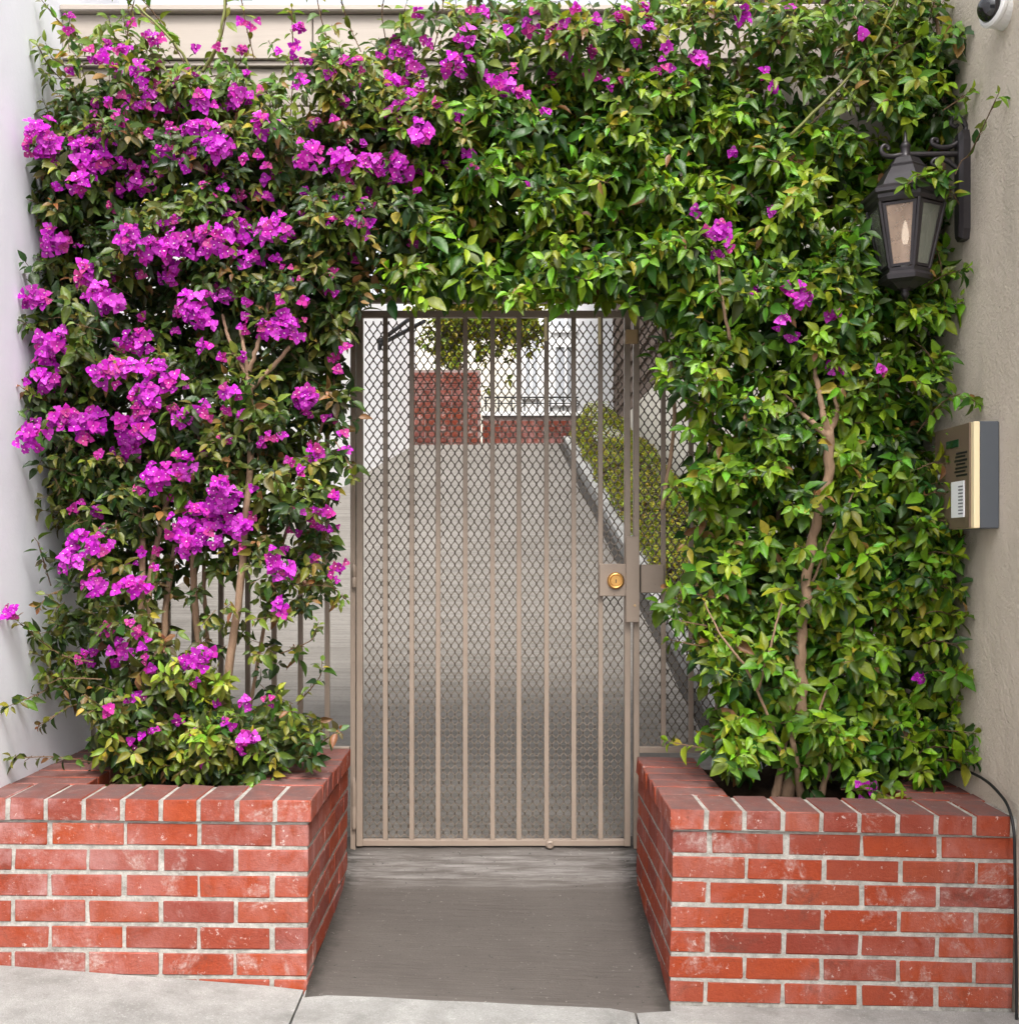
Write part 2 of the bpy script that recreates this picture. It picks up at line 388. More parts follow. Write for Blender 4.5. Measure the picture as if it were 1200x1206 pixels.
# ------------------------------------------------------------------ side walls
def wall_mesh(x0, x1, y0, y1, z0, z1):
    return boxm((x0, y0, z0), (x1, y1, z1), 0.006)
tag(obj('plaster_wall', wall_mesh(XL - 0.5, XL, -0.5, 4.25, -0.3, 4.6), 'white_plaster'), 'smooth white plaster wall at the left edge beside the flowering vine', 'wall')
tag(obj('stucco_wall', wall_mesh(XR, XR + 0.5, -0.5, 4.05, -0.3, 4.6), 'beige_stucco'), 'rough beige stucco wall on the right carrying lantern and intercom', 'wall')
# white garden wall left of the path
bm = bmesh.new()
o_ = [(-2.62, 4.26), (-0.98, 13.1), (-1.28, 13.1), (-2.92, 4.26)]
a = [bm.verts.new((x, y, path_z(y) - 0.4)) for x, y in o_]; b = [bm.verts.new((x, y, path_z(y) * 0.5 + 2.7)) for x, y in o_]
bm.faces.new(a); bm.faces.new(b)
for k in range(4): bm.faces.new((a[k], a[(k + 1) % 4], b[(k + 1) % 4], b[k]))
bmesh.ops.recalc_face_normals(bm, faces=bm.faces)
tag(obj('garden_wall', done(bm), 'white_far'), 'bright white wall running up the left of the path behind the gate', 'wall')
tag(obj('retaining_wall', boxm((1.50, 4.10, 0.0), (1.58, 16.5, 2.85), 0.01), 'cream'), 'cream wall behind the clipped hedge on the right of the path', 'wall')

# header with fascia boards over the gate
hd = thing('header_beam', 'beige boarded header across the top behind the vine shoots', 'beam', (0, 3.68, 2.9))
def lo(o): o.location = Vector(o.location) - Vector(o.parent.location); return o
lo(obj('backing', boxm((XL, 3.735, 2.50), (XR, 3.86, 2.955)), 'board', hd))
xs = [XL + 0.002, -0.61, 0.18, XR - 0.002]
for k in range(3):
    lo(obj('board', boxm((xs[k], 3.69, 2.80), (xs[k + 1] - 0.003, 3.733, 2.945), 0.003), 'board', hd))
lo(obj('drip_edge', boxm((XL + 0.002, 3.665, 2.946), (XR - 0.002, 3.86, 2.968), 0.004), 'board', hd))
lo(obj('lower_trim', boxm((XL + 0.002, 3.70, 2.782), (XR - 0.002, 3.733, 2.799), 0.002), 'board', hd))
for z in (2.655,):
    lo(obj('lower_board', boxm((XL + 0.002, 3.715, 2.50), (XR - 0.002, 3.733, 2.655), 0.002), 'board', hd))
    lo(obj('lower_board', boxm((XL + 0.002, 3.715, 2.659), (XR - 0.002, 3.733, 2.78), 0.002), 'board', hd))

# ------------------------------------------------------------------ brick planters
def worn_brick(seed):
    rr = random.Random(seed); bm = bmesh.new(); bx(bm, (0, 0, 0), (1, 1, 1))
    bmesh.ops.recalc_face_normals(bm, faces=bm.faces)
    bmesh.ops.scale(bm, vec=(0.2, 0.09, 0.058), verts=bm.verts)
    bmesh.ops.bevel(bm, geom=list(bm.edges), offset=0.0028, segments=1, affect='EDGES')
    for v in bm.verts:
        v.co += Vector((rr.gauss(0, 0.0012), rr.gauss(0, 0.0006), rr.gauss(0, 0.0011)))
    bmesh.ops.scale(bm, vec=(5, 1 / 0.09, 1 / 0.058), verts=bm.verts)
    me = done(bm, 'brick'); me.materials.append(M['brick']); return me
BR = [worn_brick(s) for s in range(10)]
def place_brick(parent, x0, x1, y0, y1, z0, z1, meshes=BR, jit=0.0005):
    """a brick between the given corners, in the parent's own coordinates"""
    me = random.choice(meshes)
    o = bpy.data.objects.new('brick', me)
    lx, ly = x1 - x0, y1 - y0
    if lx >= ly:
        o.location = (x0, y0 + random.gauss(0, jit), z0 + random.gauss(0, jit * .6)); o.scale = (lx, ly, z1 - z0)
    else:
        o.location = (x1 + random.gauss(0, jit), y0, z0 + random.gauss(0, jit * .6)); o.rotation_euler = (0, 0, R(90)); o.scale = (ly, lx, z1 - z0)
    o.rotation_euler.x += random.gauss(0, 0.003) if lx >= ly else 0
    o.rotation_euler.z += random.gauss(0, 0.0012)
    link(o, parent)
def planter(name, label, sx, corner_x, far_x, zc, capz, pitch, hp, tilt, ncap, y_end):
    """sx = -1: body runs to the left of its inner corner, +1: to the right. Local x grows away from the path."""
    t_ = thing(name, label, 'planter', (corner_x, FY, 0)); t_.rotation_euler = (0, tilt, 0)
    L = abs(far_x - corner_x); D = y_end - FY; MJ = 0.0108
    def X(a, b): return (min(sx * a, sx * b), max(sx * a, sx * b))
    rows = 9; th = 0.185; r = 0.0028
    zb = zc - hp * rows
    # mortar core: three walls joined butt to butt
    bm = bmesh.new()
    x0, x1 = X(r, L); bx(bm, (x0, r, zb), (x1, th - 0.01, zc + 0.012))
    x0, x1 = X(r, th - 0.01); bx(bm, (x0, th - 0.0099, zb), (x1, D, zc + 0.0119))
    x0, x1 = X(L - 0.21, L); bx(bm, (x0, th - 0.0099, zb), (x1, D, zc + 0.0118))
    bmesh.ops.recalc_face_normals(bm, faces=bm.faces)
    obj('mortar', done(bm), 'mortar', t_)
    for k in range(rows):
        z1 = zc - k * hp - 0.006; z0 = z1 - hp + MJ + random.gauss(0, 0.0006)
        full = k % 2 == 1
        # front
        a = 0.0; w_ = pitch if full else pitch / 2
        first = True
        while a < L - 0.02:
            b = min(a + w_, L); b2 = b - MJ if b < L else b
            if b2 - a > 0.025:
                x0, x1 = X(a + (0 if first else random.gauss(0, .0015)), b2)
                dep = 0.085 if not (first and not full) else pitch - MJ
                place_brick(t_, x0, x1, 0, dep, z0, z1)
            a = b; w_ = pitch; first = False
        # side
        a = 0.085 + MJ if full else pitch
        w_ = pitch
        while a < D - 0.02:
            b = min(a + w_, D); b2 = b - MJ if b < D else b
            if b2 - a > 0.02:
                x0, x1 = X(0, 0.085); place_brick(t_, x0, x1, a, b2, z0, z1)
            a = b; w_ = pitch
    # cap: rowlock bricks along the front
    ov = 0.008; zt0, zt1 = zc + 0.002, capz
    a = -ov
    n = 0
    cp = 0.104
    bm = bmesh.new()
    x0, x1 = X(-ov + 0.003, L); bx(bm, (x0, -ov + 0.0035, zt0 - 0.0005), (x1, th - 0.012, zt1 - 0.0042))
    x0, x1 = X(-ov + 0.0031, th - 0.012); bx(bm, (x0, th - 0.0119, zt0 - 0.0004), (x1, D, zt1 - 0.0040))
    x0, x1 = X(L - 0.215, L); bx(bm, (x0, th - 0.0119, zt0 - 0.0003), (x1, D, zt1 - 0.0062))
    bmesh.ops.recalc_face_normals(bm, faces=bm.faces); obj('mortar', done(bm), 'mortar', t_)
    while a < L - 0.03:
        b = min(a + cp, L)
        x0, x1 = X(a, b - 0.012 if b < L else b); place_brick(t_, x0, x1, -ov, th, zt0 + random.gauss(0, .0008), zt1 + random.gauss(0, .0006))
        a = b
    a = th + 0.011
    while a < D - 0.02:
        b = min(a + 0.103, D)
        x0, x1 = X(-ov, th); place_brick(t_, x0, x1, a, b - 0.012 if b < D else b, zt0, zt1)
        x0, x1 = X(L - 0.22, L); place_brick(t_, x0, x1, a, b - 0.011 if b < D else b, zt0, zt1 - 0.002)
        a = b
    # soil
    bm = bmesh.new(); nx, ny = 30, 22; g = []
    for j in range(ny + 1):
        g.append([bm.verts.new((sx * (0.16 + (L - 0.34) * i / nx), 0.16 + (D - 0.08) * j / ny,
                  capz - 0.045 + 0.03 * noise.noise(Vector((i * .35, j * .35, sx))) + 0.012 * noise.noise(Vector((i * 1.3, j * 1.3, sx))))) for i in range(nx + 1)])
    for j in range(ny):
        for i in range(nx): bm.faces.new((g[j][i], g[j][i + 1], g[j + 1][i + 1], g[j + 1][i]))
    bmesh.ops.recalc_face_normals(bm, faces=bm.faces)
    obj('soil', done(bm), 'soil', t_, smooth=True)
    return t_
planter('brick_planter', 'red brick planter left of the gate with pale lime bloom on its front', -1, -0.528, XL + 0.001, 0.462, 0.524, 0.2025, 0.0705, R(0.45), 10, 3.90)
planter('brick_planter', 'red brick planter right of the gate under the green vine', 1, 0.459, XR - 0.012, 0.4436, 0.500, 0.209, 0.0680, R(1.2), 9, 3.88)

# ------------------------------------------------------------------ gate and fences
def bar_mesh(w_, d, h): return boxm((-w_ / 2, -d / 2, 0), (w_ / 2, d / 2, h), 0.0012)
def xz(u, v, Y=GY): p = P(u, v, Y); return p.x, p.z
ZG0 = xz(0, 996)[1]; ZG1 = xz(0, 366)[1]
def mesh_screen(x0, x1, z0, z1, y, holes=()):
    """expanded metal: upright zigzag strands that meet their neighbours in short straight knuckles"""
    a, b = 0.0272, 0.0436; hw = 0.0020; dp = 0.0016
    V, Fc = [], []
    def seg(p, q):
        (xa, za), (xb, zb) = p, q
        if min(xa, xb) < x0 or max(xa, xb) > x1 or max(za, zb) > z1 or min(za, zb) < z0: return
        dx, dz = xb - xa, zb - za; l = math.hypot(dx, dz); nx, nz = -dz / l * hw, dx / l * hw
        ex, ez = dx / l * 0.0006, dz / l * 0.0006
        i = len(V)
        for (x, z) in ((xa - ex, za - ez), (xb + ex, zb + ez)):
            V.extend([(x + nx, y - dp, z + nz), (x - nx, y - dp, z - nz), (x - nx, y + dp, z - nz), (x + nx, y + dp, z + nz)])
        Fc.extend([(i, i + 1, i + 5, i + 4), (i + 1, i + 2, i + 6, i + 5), (i + 2, i + 3, i + 7, i + 6), (i + 3, i, i + 4, i + 7)])
    nc = int((x1 - x0) / a) + 3; nr = int((z1 - z0) / b) + 3
    for c_ in range(nc * 2):
        xc = x0 + (c_ - 1) * a / 2; s = 1 if c_ % 2 == 0 else -1
        am = a / 4 - 0.0007
        for r_ in range(nr):
            zc = z0 + (r_ - 0.5) * b
            k = b * 0.08; h = b / 2
            p = [(xc - s * am, zc - k), (xc - s * am, zc + k), (xc + s * am, zc + h - k), (xc + s * am, zc + h + k), (xc - s * am, zc + b - k)]
            for q in range(4): seg(p[q], p[q + 1])
    me = bpy.data.meshes.new('expanded_metal'); me.from_pydata(V, [], Fc); return me

gate = thing('gate', 'tan steel gate with nine upright bars backed by diamond mesh', 'gate', (P(583, 0, GY).x, GY, ZG0))
def gp(name, mesh, mat, parent=None, **k):
    o = obj(name, mesh, mat, parent or gate, **k)
    if o.parent == gate: o.location = Vector(o.location) - gate.location
    return o
xa = xz(420.5, 0)[0]; xb = xz(742, 0)[0]
gp('stile', bar_mesh(0.0215, 0.028, ZG1 - ZG0), 'steel', loc=(xz(424, 0)[0], GY, ZG0))
gp('stile', bar_mesh(0.0205, 0.028, ZG1 - ZG0), 'steel', loc=(xz(738.5, 0)[0], GY, ZG0))
xl = xz(424, 0)[0] + 0.0108; xr = xz(738.5, 0)[0] - 0.0103
gp('top_rail', boxm((xl, GY - 0.0125, ZG1 - 0.024), (xr, GY + 0.0125, ZG1 - 0.001), 0.0012), 'steel')
gp('bottom_rail', boxm((xl, GY - 0.0125, ZG0 + 0.001), (xr, GY + 0.0125, ZG0 + 0.022), 0.0012), 'steel')
gb = bar_mesh(0.0165, 0.0165, ZG1 - 0.0245 - ZG0 - 0.0225)
for u in (454, 485, 516, 548, 580, 611, 643.5, 675.5, 707):
    gp('bar', gb, 'steel', loc=(xz(u, 0)[0], GY - 0.002, ZG0 + 0.0225))
gp('mesh_screen', mesh_screen(xl, xr, ZG0 + 0.02, ZG1 - 0.02, GY + 0.0165), 'mesh')
# lock box with brass cylinder, vertical latch guard
x0, z1 = xz(705, 664); x1, z0 = xz(741, 702)
lb = gp('lock_box', boxm((x0, GY - 0.030, z0), (x1, GY + 0.024, z1), 0.002), 'steel')
def on(par, name, mesh, mat, wl, **k):
    """sub-part placed by its world position"""
    o = obj(name, mesh, mat, par, **k); pl = Vector(par.location); q = par.parent
    while q: pl += Vector(q.location); q = q.parent
    o.location = Vector(wl) - pl; return o
cx, cz = xz(725, 684, GY - 0.03)
on(lb, 'lock_collar', lathem([(0.0295, 0), (0.0295, 0.005), (0.026, 0.011), (0.021, 0.013), (0.020, 0.009)], 32, capt=False), 'brass', (cx, GY - 0.0302, cz), rot=(R(90), 0, 0), smooth=True)
on(lb, 'lock_cylinder', lathem([(0.0198, 0), (0.0198, 0.010), (0.0185, 0.0125), (0.012, 0.0125), (0.0115, 0.0115)], 32), 'brass', (cx, GY - 0.0302, cz), rot=(R(90), 0, 0), smooth=False)
on(lb, 'keyway', boxm((-0.0014, -0.0145, -0.006), (0.0014, -0.0118, 0.006)), 'black', (cx, GY - 0.0302, cz - 0.001))
gg = lathem([(0.0045, 0), (0.004, 0.002)], 10)
x0, z1 = xz(737, 632, GY - .04); x1, z0 = xz(753, 733, GY - .04)
lg = gp('latch_guard', boxm((x0, GY - 0.042, z0), (x1, GY - 0.0335, z1), 0.0015), 'steel')
on(lg, 'rivet', gg, 'steel_light', (x1 - 0.016, GY - 0.0425, z0 + 0.058), rot=(R(90), 0, 0))
x0, z1 = xz(735.5, 390); x1, z0 = xz(750, 406)
gp('striker_plate', boxm((x0, GY - 0.034, z0), (x1, GY - 0.0145, z1), 0.0015), 'steel_light')
hm = lathem([(0.0075, 0), (0.0085, 0.003), (0.0085, 0.035), (0.0075, 0.036), (0.0085, 0.037), (0.0085, 0.072), (0.006, 0.077), (0.003, 0.082)], 12)
for v in (692, 975):
    x_, z_ = xz(418, v); gp('hinge', hm, 'steel', loc=(x_, GY - 0.022, z_), smooth=True, scale=(0.9, 0.9, 1.0 if v < 800 else 2.2))
x_, z_ = xz(647.5, 996, GY - 0.03)
gp('bolt_end', lathem([(0.014, 0), (0.014, 0.012), (0.009, 0.016), (0.009, 0.013), (0.006, 0.013)], 18), 'steel', loc=(x_, GY - 0.014, z_), rot=(R(90), 0, 0), smooth=False)
# sunlit glints on two bars, painted as thin pale gold strips
for (u, v0, v1) in ((642.6, 374, 402), (705.6, 374, 406)):
    x_, za = xz(u, v1); _, zb = xz(u, v0)
    gp('sun_glint', boxm((x_ - 0.005, GY - 0.0118, za), (x_ + 0.005, GY - 0.0107, zb)), 'gold_trim')

# fences
def fence(name, label, us, us_mesh, base_z, post_us):
    f = thing(name, label, 'fence', (P(us[0], 0, GY).x, GY, base_z))
    ztop = xz(0, 350)[1]
    def fp(n, m, mat, **k):
        o = obj(n, m, mat, f, **k); o.location = Vector(o.location) - f.location; return o
    b_ = bar_mesh(0.0165, 0.0165, ztop - 0.0205 - base_z - 0.021)
    for u in us: fp('bar', b_, 'steel', loc=(xz(u, 0)[0], GY - 0.001, base_z + 0.0205))
    for u, wd in post_us:
        zb = 0.06 if wd > 0.0165 else base_z
        fp('post', bar_mesh(wd, 0.034, ztop - 0.0206 - zb), 'steel', loc=(xz(u, 0)[0], GY + 0.002, zb))
    x0, x1 = us_mesh
    fp('top_rail', boxm((x0, GY - 0.016, ztop - 0.02), (x1, GY + 0.016, ztop), 0.0012), 'steel')
    fp('bottom_rail', boxm((x0, GY - 0.014, base_z), (x1, GY + 0.014, base_z + 0.02), 0.0012), 'steel')
    return f, fp
zl = 0.50
lf, fl = fence('fence', 'open tan bar fence left of the gate behind the magenta vine', [136, 167, 198, 229, 260.5, 292, 323, 354, 385.5], (XL + 0.002, xz(412, 0)[0]), zl, [(416.2, 0.0175), (108, 0.0165)])
rf, fr = fence('fence', 'mesh backed bar fence right of the gate behind the green vine', [781, 813.5, 845, 877, 909, 940, 972, 1003, 1035], (xz(752.5, 0)[0], XR - 0.002), zl, [(749, 0.0195), (1062, 0.0165)])
fr('mesh_screen', mesh_screen(xz(752.5, 0)[0], XR - 0.004, zl + 0.018, xz(0, 352)[1], GY + 0.0165), 'mesh')
x0, z1 = xz(753.5, 665); x1, z0 = xz(779, 698)
fr('latch_box', boxm((x0, GY - 0.030, z0), (x1 + 0.004, GY + 0.022, z1), 0.002), 'steel')
# transom frame over the gate, its uprights run up behind the vine
tr = thing('trellis_frame', 'tan steel frame above the gate almost hidden by vine', 'trellis', (0, GY, 2.0))
def tp(n, m, mat, **k):
    o = obj(n, m, mat, tr, **k); o.location = Vector(o.location) - tr.location; return o
za = xz(0, 357)[1]
tp('rail', boxm((xz(412.5, 0)[0], GY - 0.012, za), (xz(752, 0)[0], GY + 0.012, za + 0.021), 0.0012), 'steel')
tb = bar_mesh(0.0165, 0.0165, 0.42)
for u in range(425, 745, 31): tp('upright', tb, 'steel', loc=(xz(u + 3, 0)[0], GY, za + 0.0212))
tp('upper_rail', boxm((XL + 0.01, GY - 0.012, za + 0.4215), (XR - 0.01, GY + 0.012, za + 0.4425), 0.0012), 'steel')
# tan strike box half hidden in the leaves
x0, z1 = xz(816, 655, GY - .06); x1, z0 = xz(846, 705, GY - .06)
jb = thing('junction_box', 'small tan metal box on the fence half hidden by leaves', 'box', ((x0 + x1) / 2, GY - 0.02, z0))
jx, jz = (x0 + x1) / 2, z0
obj('housing', boxm((x0 - jx, -0.055, 0), (x1 - jx, 0.008, z1 - z0), 0.003), 'steel_light', jb)
obj('cover', boxm((x0 - jx + 0.004, -0.059, 0.004), (x1 - jx - 0.004, -0.0552, z1 - z0 - 0.004), 0.001), 'steel_light', jb)

# ------------------------------------------------------------------ lantern on the right wall
LY = 3.43; LX = P(1066, 0, LY).x
def lz(v): return P(0, v - 3, LY).z
lan = thing('wall_lantern', 'dark bronze six sided lantern hung from a scroll bracket on the stucco wall', 'lantern', (XR, LY, lz(184)))
def lp(n, m, mat, par=None, **k):
    o = obj(n, m, mat, par or lan, **k); o.location = Vector(o.location) - lan.location; return o
bm = bmesh.new()   # wall plate, chamfered, with pointed ends
zt, zb = lz(158), lz(286)
prismo = [(-0.028, zb + 0.03), (-0.020, zb), (0.020, zb), (0.028, zb + 0.03), (0.028, zt - 0.03), (0.020, zt), (-0.020, zt), (-0.028, zt - 0.03)]
vsa = [bm.verts.new((XR - 0.001, LY + y, z)) for y, z in prismo]; vsb = [bm.verts.new((XR - 0.022, LY + y, z)) for y, z in prismo]
vsc = [bm.verts.new((XR - 0.032, LY + y * 0.6, (z - (zt + zb) / 2) * 0.94 + (zt + zb) / 2)) for y, z in prismo]
for A, B in ((vsa, vsb), (vsb, vsc)):
    for k in range(8): bm.faces.new((A[k], A[(k + 1) % 8], B[(k + 1) % 8], B[k]))
bm.faces.new(vsc); bm.faces.new(vsa[::-1]); bmesh.ops.recalc_face_normals(bm, faces=bm.faces)
lp('wall_plate', done(bm), 'bronze')
# arm and scrolls in the plane y = LY
def uvp(pts): return [Vector((P(u, 0, LY).x, LY, lz(v))) for u, v in pts]
lp('arm', tubem(uvp([(1142, 184), (1125, 184), (1100, 184.5), (1066, 185), (1050, 187), (1041, 185), (1037.5, 179), (1041, 174), (1046, 176), (1046, 180)]), [0.0085, 0.0085, 0.0085, 0.009, 0.008, 0.0075, 0.007, 0.0065, 0.006, 0.006], 10), 'bronze', smooth=True)
lp('scroll', tubem(uvp([(1138, 152), (1133, 166), (1120, 175), (1107, 176), (1098, 172), (1098, 167), (1103, 167), (1104, 171)]), [0.008, 0.0085, 0.008, 0.0075, 0.007, 0.0065, 0.006, 0.005], 10), 'bronze', smooth=True)
lp('scroll', tubem(uvp([(1138, 152), (1132, 143), (1123, 142), (1120, 148), (1125, 152), (1128, 149)]), [0.008, 0.008, 0.007, 0.0065, 0.006, 0.005], 10), 'bronze', smooth=True)
lp('scroll', tubem(uvp([(1140, 214), (1130, 204), (1115, 192), (1102, 190), (1097, 195), (1101, 199)]), [0.008, 0.008, 0.0075, 0.007, 0.006, 0.005], 10), 'bronze', smooth=True)
OFF = R(31)     # hexagon corners at 30, 90, ... so that flats face 0, 60, 120 ...
def hexring(r, z): return [Vector((LX + r * math.cos(R(60 * k) + OFF), LY + r * math.sin(R(60 * k) + OFF), z)) for k in range(6)]
def hexprof(pr):
    bm = bmesh.new(); rings = [[bm.verts.new(p) for p in hexring(r, z)] for r, z in pr]
    for a, b in zip(rings, rings[1:]):
        for k in range(6): bm.faces.new((a[k], a[(k + 1) % 6], b[(k + 1) % 6], b[k]))
    bm.faces.new(rings[0][::-1]); bm.faces.new(rings[-1]); bmesh.ops.recalc_face_normals(bm, faces=bm.faces); return done(bm)
lp('roof', hexprof([(0.110, lz(247)), (0.120, lz(243)), (0.121, lz(239)), (0.131, lz(237)), (0.131, lz(233)), (0.117, lz(229)), (0.098, lz(226)), (0.078, lz(213)), (0.060, lz(203)), (0.062, lz(201)), (0.054, lz(199)), (0.040, lz(191)), (0.022, lz(188))]), 'bronze')
lp('collar', lathem([(0.022, lz(190)), (0.015, lz(186)), (0.014, lz(177)), (0.017, lz(175)), (0.012, lz(172)), (0.006, lz(168)), (0.0045, lz(160)), (0.001, lz(156))], 16, c=(LX, LY, 0)), 'bronze', smooth=True)
zt_, zb_ = lz(247), lz(322); RT, RB = 0.112, 0.068
lp('base', hexprof([(0.030, lz(344)), (0.055, lz(338)), (0.078, lz(335)), (0.080, lz(330)), (0.070, lz(326)), (0.072, lz(322))]), 'bronze')
lp('base_finial', lathem([(0.002, lz(356)), (0.010, lz(352)), (0.014, lz(349)), (0.010, lz(346)), (0.022, lz(343))], 14, c=(LX, LY, 0)), 'bronze', smooth=True)
top = hexring(RT, zt_); bot = hexring(RB, zb_)
for k in range(6):
    bm = bmesh.new(); tube_into(bm, [bot[k], top[k]], 0.0062, 6); lp('corner_post', done(bm), 'bronze')
    a0, a1, b0, b1 = bot[k], bot[(k + 1) % 6], top[k], top[(k + 1) % 6]
    def q(s, h): return (a0.lerp(a1, s)).lerp(b0.lerp(b1, s), h)
    n_ = (a1 - a0).cross(b0 - a0).normalized()
    bm = bmesh.new()   # pane frame
    ins = [(0.06, 0.02), (0.94, 0.02), (0.94, 0.97), (0.06, 0.97)]; inn = [(0.17, 0.06), (0.83, 0.06), (0.85, 0.93), (0.15, 0.93)]
    A = [bm.verts.new(q(*s) + n_ * 0.003) for s in ins]; B = [bm.verts.new(q(*s) + n_ * 0.003) for s in inn]
    C = [bm.verts.new(q(*s) - n_ * 0.004) for s in inn]; Dd = [bm.verts.new(q(*s) - n_ * 0.004) for s in ins]
    for i in range(4):
        j = (i + 1) % 4
        bm.faces.new((A[i], A[j], B[j], B[i])); bm.faces.new((B[i], B[j], C[j], C[i])); bm.faces.new((C[i], C[j], Dd[j], Dd[i])); bm.faces.new((Dd[i], Dd[j], A[j], A[i]))
    bmesh.ops.recalc_face_normals(bm, faces=bm.faces)
    fr_ = lp('pane_frame', done(bm), 'bronze')
    bm = bmesh.new(); g1 = [bm.verts.new(q(*s) + n_ * 0.001) for s in inn]; g2 = [bm.verts.new(q(*s) - n_ * 0.001) for s in inn]
    bm.faces.new(g1); bm.faces.new(g2[::-1])
    for i in range(4): bm.faces.new((g1[i], g1[(i + 1) % 4], g2[(i + 1) % 4], g2[i]))
    bmesh.ops.recalc_face_normals(bm, faces=bm.faces)
    mid = math.degrees(OFF) + 60 * k + 30
    o = obj('pane', done(bm), 'pane_warm' if round(mid) % 360 in (241, 61) else 'pane_grey', fr_); 
    o.location = -lan.location - fr_.location
    o.location = (0, 0, 0) if False else o.location
    o.location = Vector((0, 0, 0))
lp('candle', lathem([(0.013, lz(322)), (0.013, lz(297)), (0.015, lz(296)), (0.015, lz(292)), (0.006, lz(291))], 14, c=(LX, LY, 0)), 'white_plastic', smooth=False)
lp('bulb', lathem([(0.006, lz(291)), (0.010, lz(284)), (0.0105, lz(278)), (0.006, lz(267)), (0.001, lz(262))], 14, c=(LX, LY, 0)), 'bulb', smooth=True)

# ------------------------------------------------------------------ intercom
ic = thing('intercom', 'grey and bronze entry phone box mounted on the stucco wall', 'intercom', (XR, 3.342, 1.266))
def ip(n, m, mat, par=None, **k): return obj(n, m, mat, par or ic, **k)
H = 0.303; fx = -(XR - 1.333)
ip('case', boxm((fx + 0.016, -0.137, 0), (-0.001, 0.137, H), 0.003), 'box_side')
ip('trim', boxm((fx - 0.001, -0.1385, 0.001), (fx + 0.0158, 0.1385, H - 0.001), 0.002), 'gold_trim')
fpn = ip('faceplate', boxm((fx - 0.006, -0.118, 0.001), (fx - 0.0012, 0.1385, H - 0.001), 0.0015), 'box_face')
def yv(u, v):   # point on the faceplate plane
    X_ = 1.327; Y_ = X_ * F / (u - U0); return Y_ - 3.342, CZ - (v - V0) / F * Y_ - 1.266
def plate(n, u0, v0, u1, v1, mat, d0=0.006, d1=0.0085, par=fpn):
    ya, z1 = yv(u0, v0); yb, z0 = yv(u1, v1); z1b = yv(u1, v0)[1]
    return ip(n, boxm((fx - d1, yb, z0), (fx - d0, ya, (z1 + z1b) / 2), 0.0004), mat, par)
plate('display', 1115, 519, 1129, 526, 'lcd')
plate('directory_window', 1121, 567, 1136, 609, 'paper')
for k in range(9): plate('print_line', 1129.5, 572 + k * 4, 1135, 573.4 + k * 4, 'ink', 0.0086, 0.0092)
for k in range(7): plate('speaker_slot', 1126 - (k % 3), 532 + k * 4.4, 1139 - (k * 2) % 4, 533.3 + k * 4.4, 'black', 0.0061, 0.0068)
ya, z_ = yv(1107, 562)
ip('key_lock', lathem([(0.008, 0), (0.008, 0.004), (0.004, 0.006)], 14), 'white_plastic', fpn, loc=(fx - 0.0062, ya, z_), rot=(0, R(-90), 0))

# ------------------------------------------------------------------ dome camera top right
dc = thing('security_camera', 'smoked dome camera in a white ring on the stucco wall', 'camera', (XR, 3.17, P(0, 10, 3.15).z))
dc.rotation_euler = (0, R(8), R(16)); dc.scale = (0.92, 0.92, 0.92)
ip('mount', lathem([(0.050, -0.03), (0.052, 0.02), (0.052, 0.028)], 28), 'white_plastic', dc, rot=(0, R(-90), 0), loc=(-0.005, 0, 0))
ip('ring', lathem([(0.052, 0.0), (0.056, 0.004), (0.056, 0.014), (0.050, 0.019), (0.043, 0.019), (0.043, 0.004)], 36, capt=False), 'white_plastic', dc, rot=(0, R(-90), 0), loc=(-0.034, 0, 0), smooth=False)
ip('dome', lathem([(0.0425, 0.0)] + [(0.0425 * math.cos(R(a)), 0.012 + 0.043 * math.sin(R(a))) for a in range(0, 90, 9)] + [(0.0005, 0.055)], 32), 'dark_plastic', dc, rot=(0, R(-90), 0), loc=(-0.036, 0, 0), smooth=True)

# ------------------------------------------------------------------ black cable
cab = [P(1110, 910, 3.56), P(1122, 906, 3.50), P(1140, 909, 3.39), P(1160, 919, 3.27), P(1176, 934, 3.18), P(1187, 950, 3.11), P(1193.5, 975, 3.06), P(1195, 1010, 3.055), P(1196, 1080, 3.055), P(1197, 1150, 3.055), P(1197, 1230, 3.05)]
tag(obj('cable', tubem(cab, 0.0042, 8), 'black', smooth=True), 'black cable running over the right planter and down its end', 'cable')

# ------------------------------------------------------------------ beyond the path: brick walls, house, tree, railing
far_br = []
for s in range(4):
    me = worn_brick(40 + s); me.materials.clear(); me.materials.append(M['far_brick']); far_br.append(me)
def brick_wall(name, label, x0, x1, z0, z1, y, cap=None):
    t_ = thing(name, label, 'wall', (x0, y, z0))
    obj('mortar', boxm((0.006, 0.01, -0.2), (x1 - x0 - 0.006, 0.22, z1 - z0 - 0.004)), 'far_mortar', t_)
    hp, pt = 0.0677, 0.2032; k = 0
    while (k + 1) * hp < z1 - z0 + 0.01:
        a = -(pt / 2) * (k % 2)
        while a < x1 - x0 - 0.01:
            s, e = max(a, 0), min(a + pt - 0.011, x1 - x0)
            if e - s > 0.03: place_brick(t_, s, e, 0, 0.09, k * hp + 0.004, (k + 1) * hp - 0.006, far_br)
            a += pt
        k += 1
    if cap: obj('coping', boxm((-0.01, -0.03, z1 - z0 + 0.003), (x1 - x0 + 0.01, 0.25, z1 - z0 + 0.05), 0.006), cap, t_)
    return t_
Yb = 13.0
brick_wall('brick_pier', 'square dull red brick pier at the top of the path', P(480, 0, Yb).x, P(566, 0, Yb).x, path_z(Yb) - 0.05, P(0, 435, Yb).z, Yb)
brick_wall('low_brick_wall', 'low brick wall with pale coping right of the brick pier', P(567, 0, Yb).x + 0.01, P(700, 0, Yb).x, path_z(Yb) - 0.05, P(0, 489, Yb).z, Yb + 0.1, 'white_far')
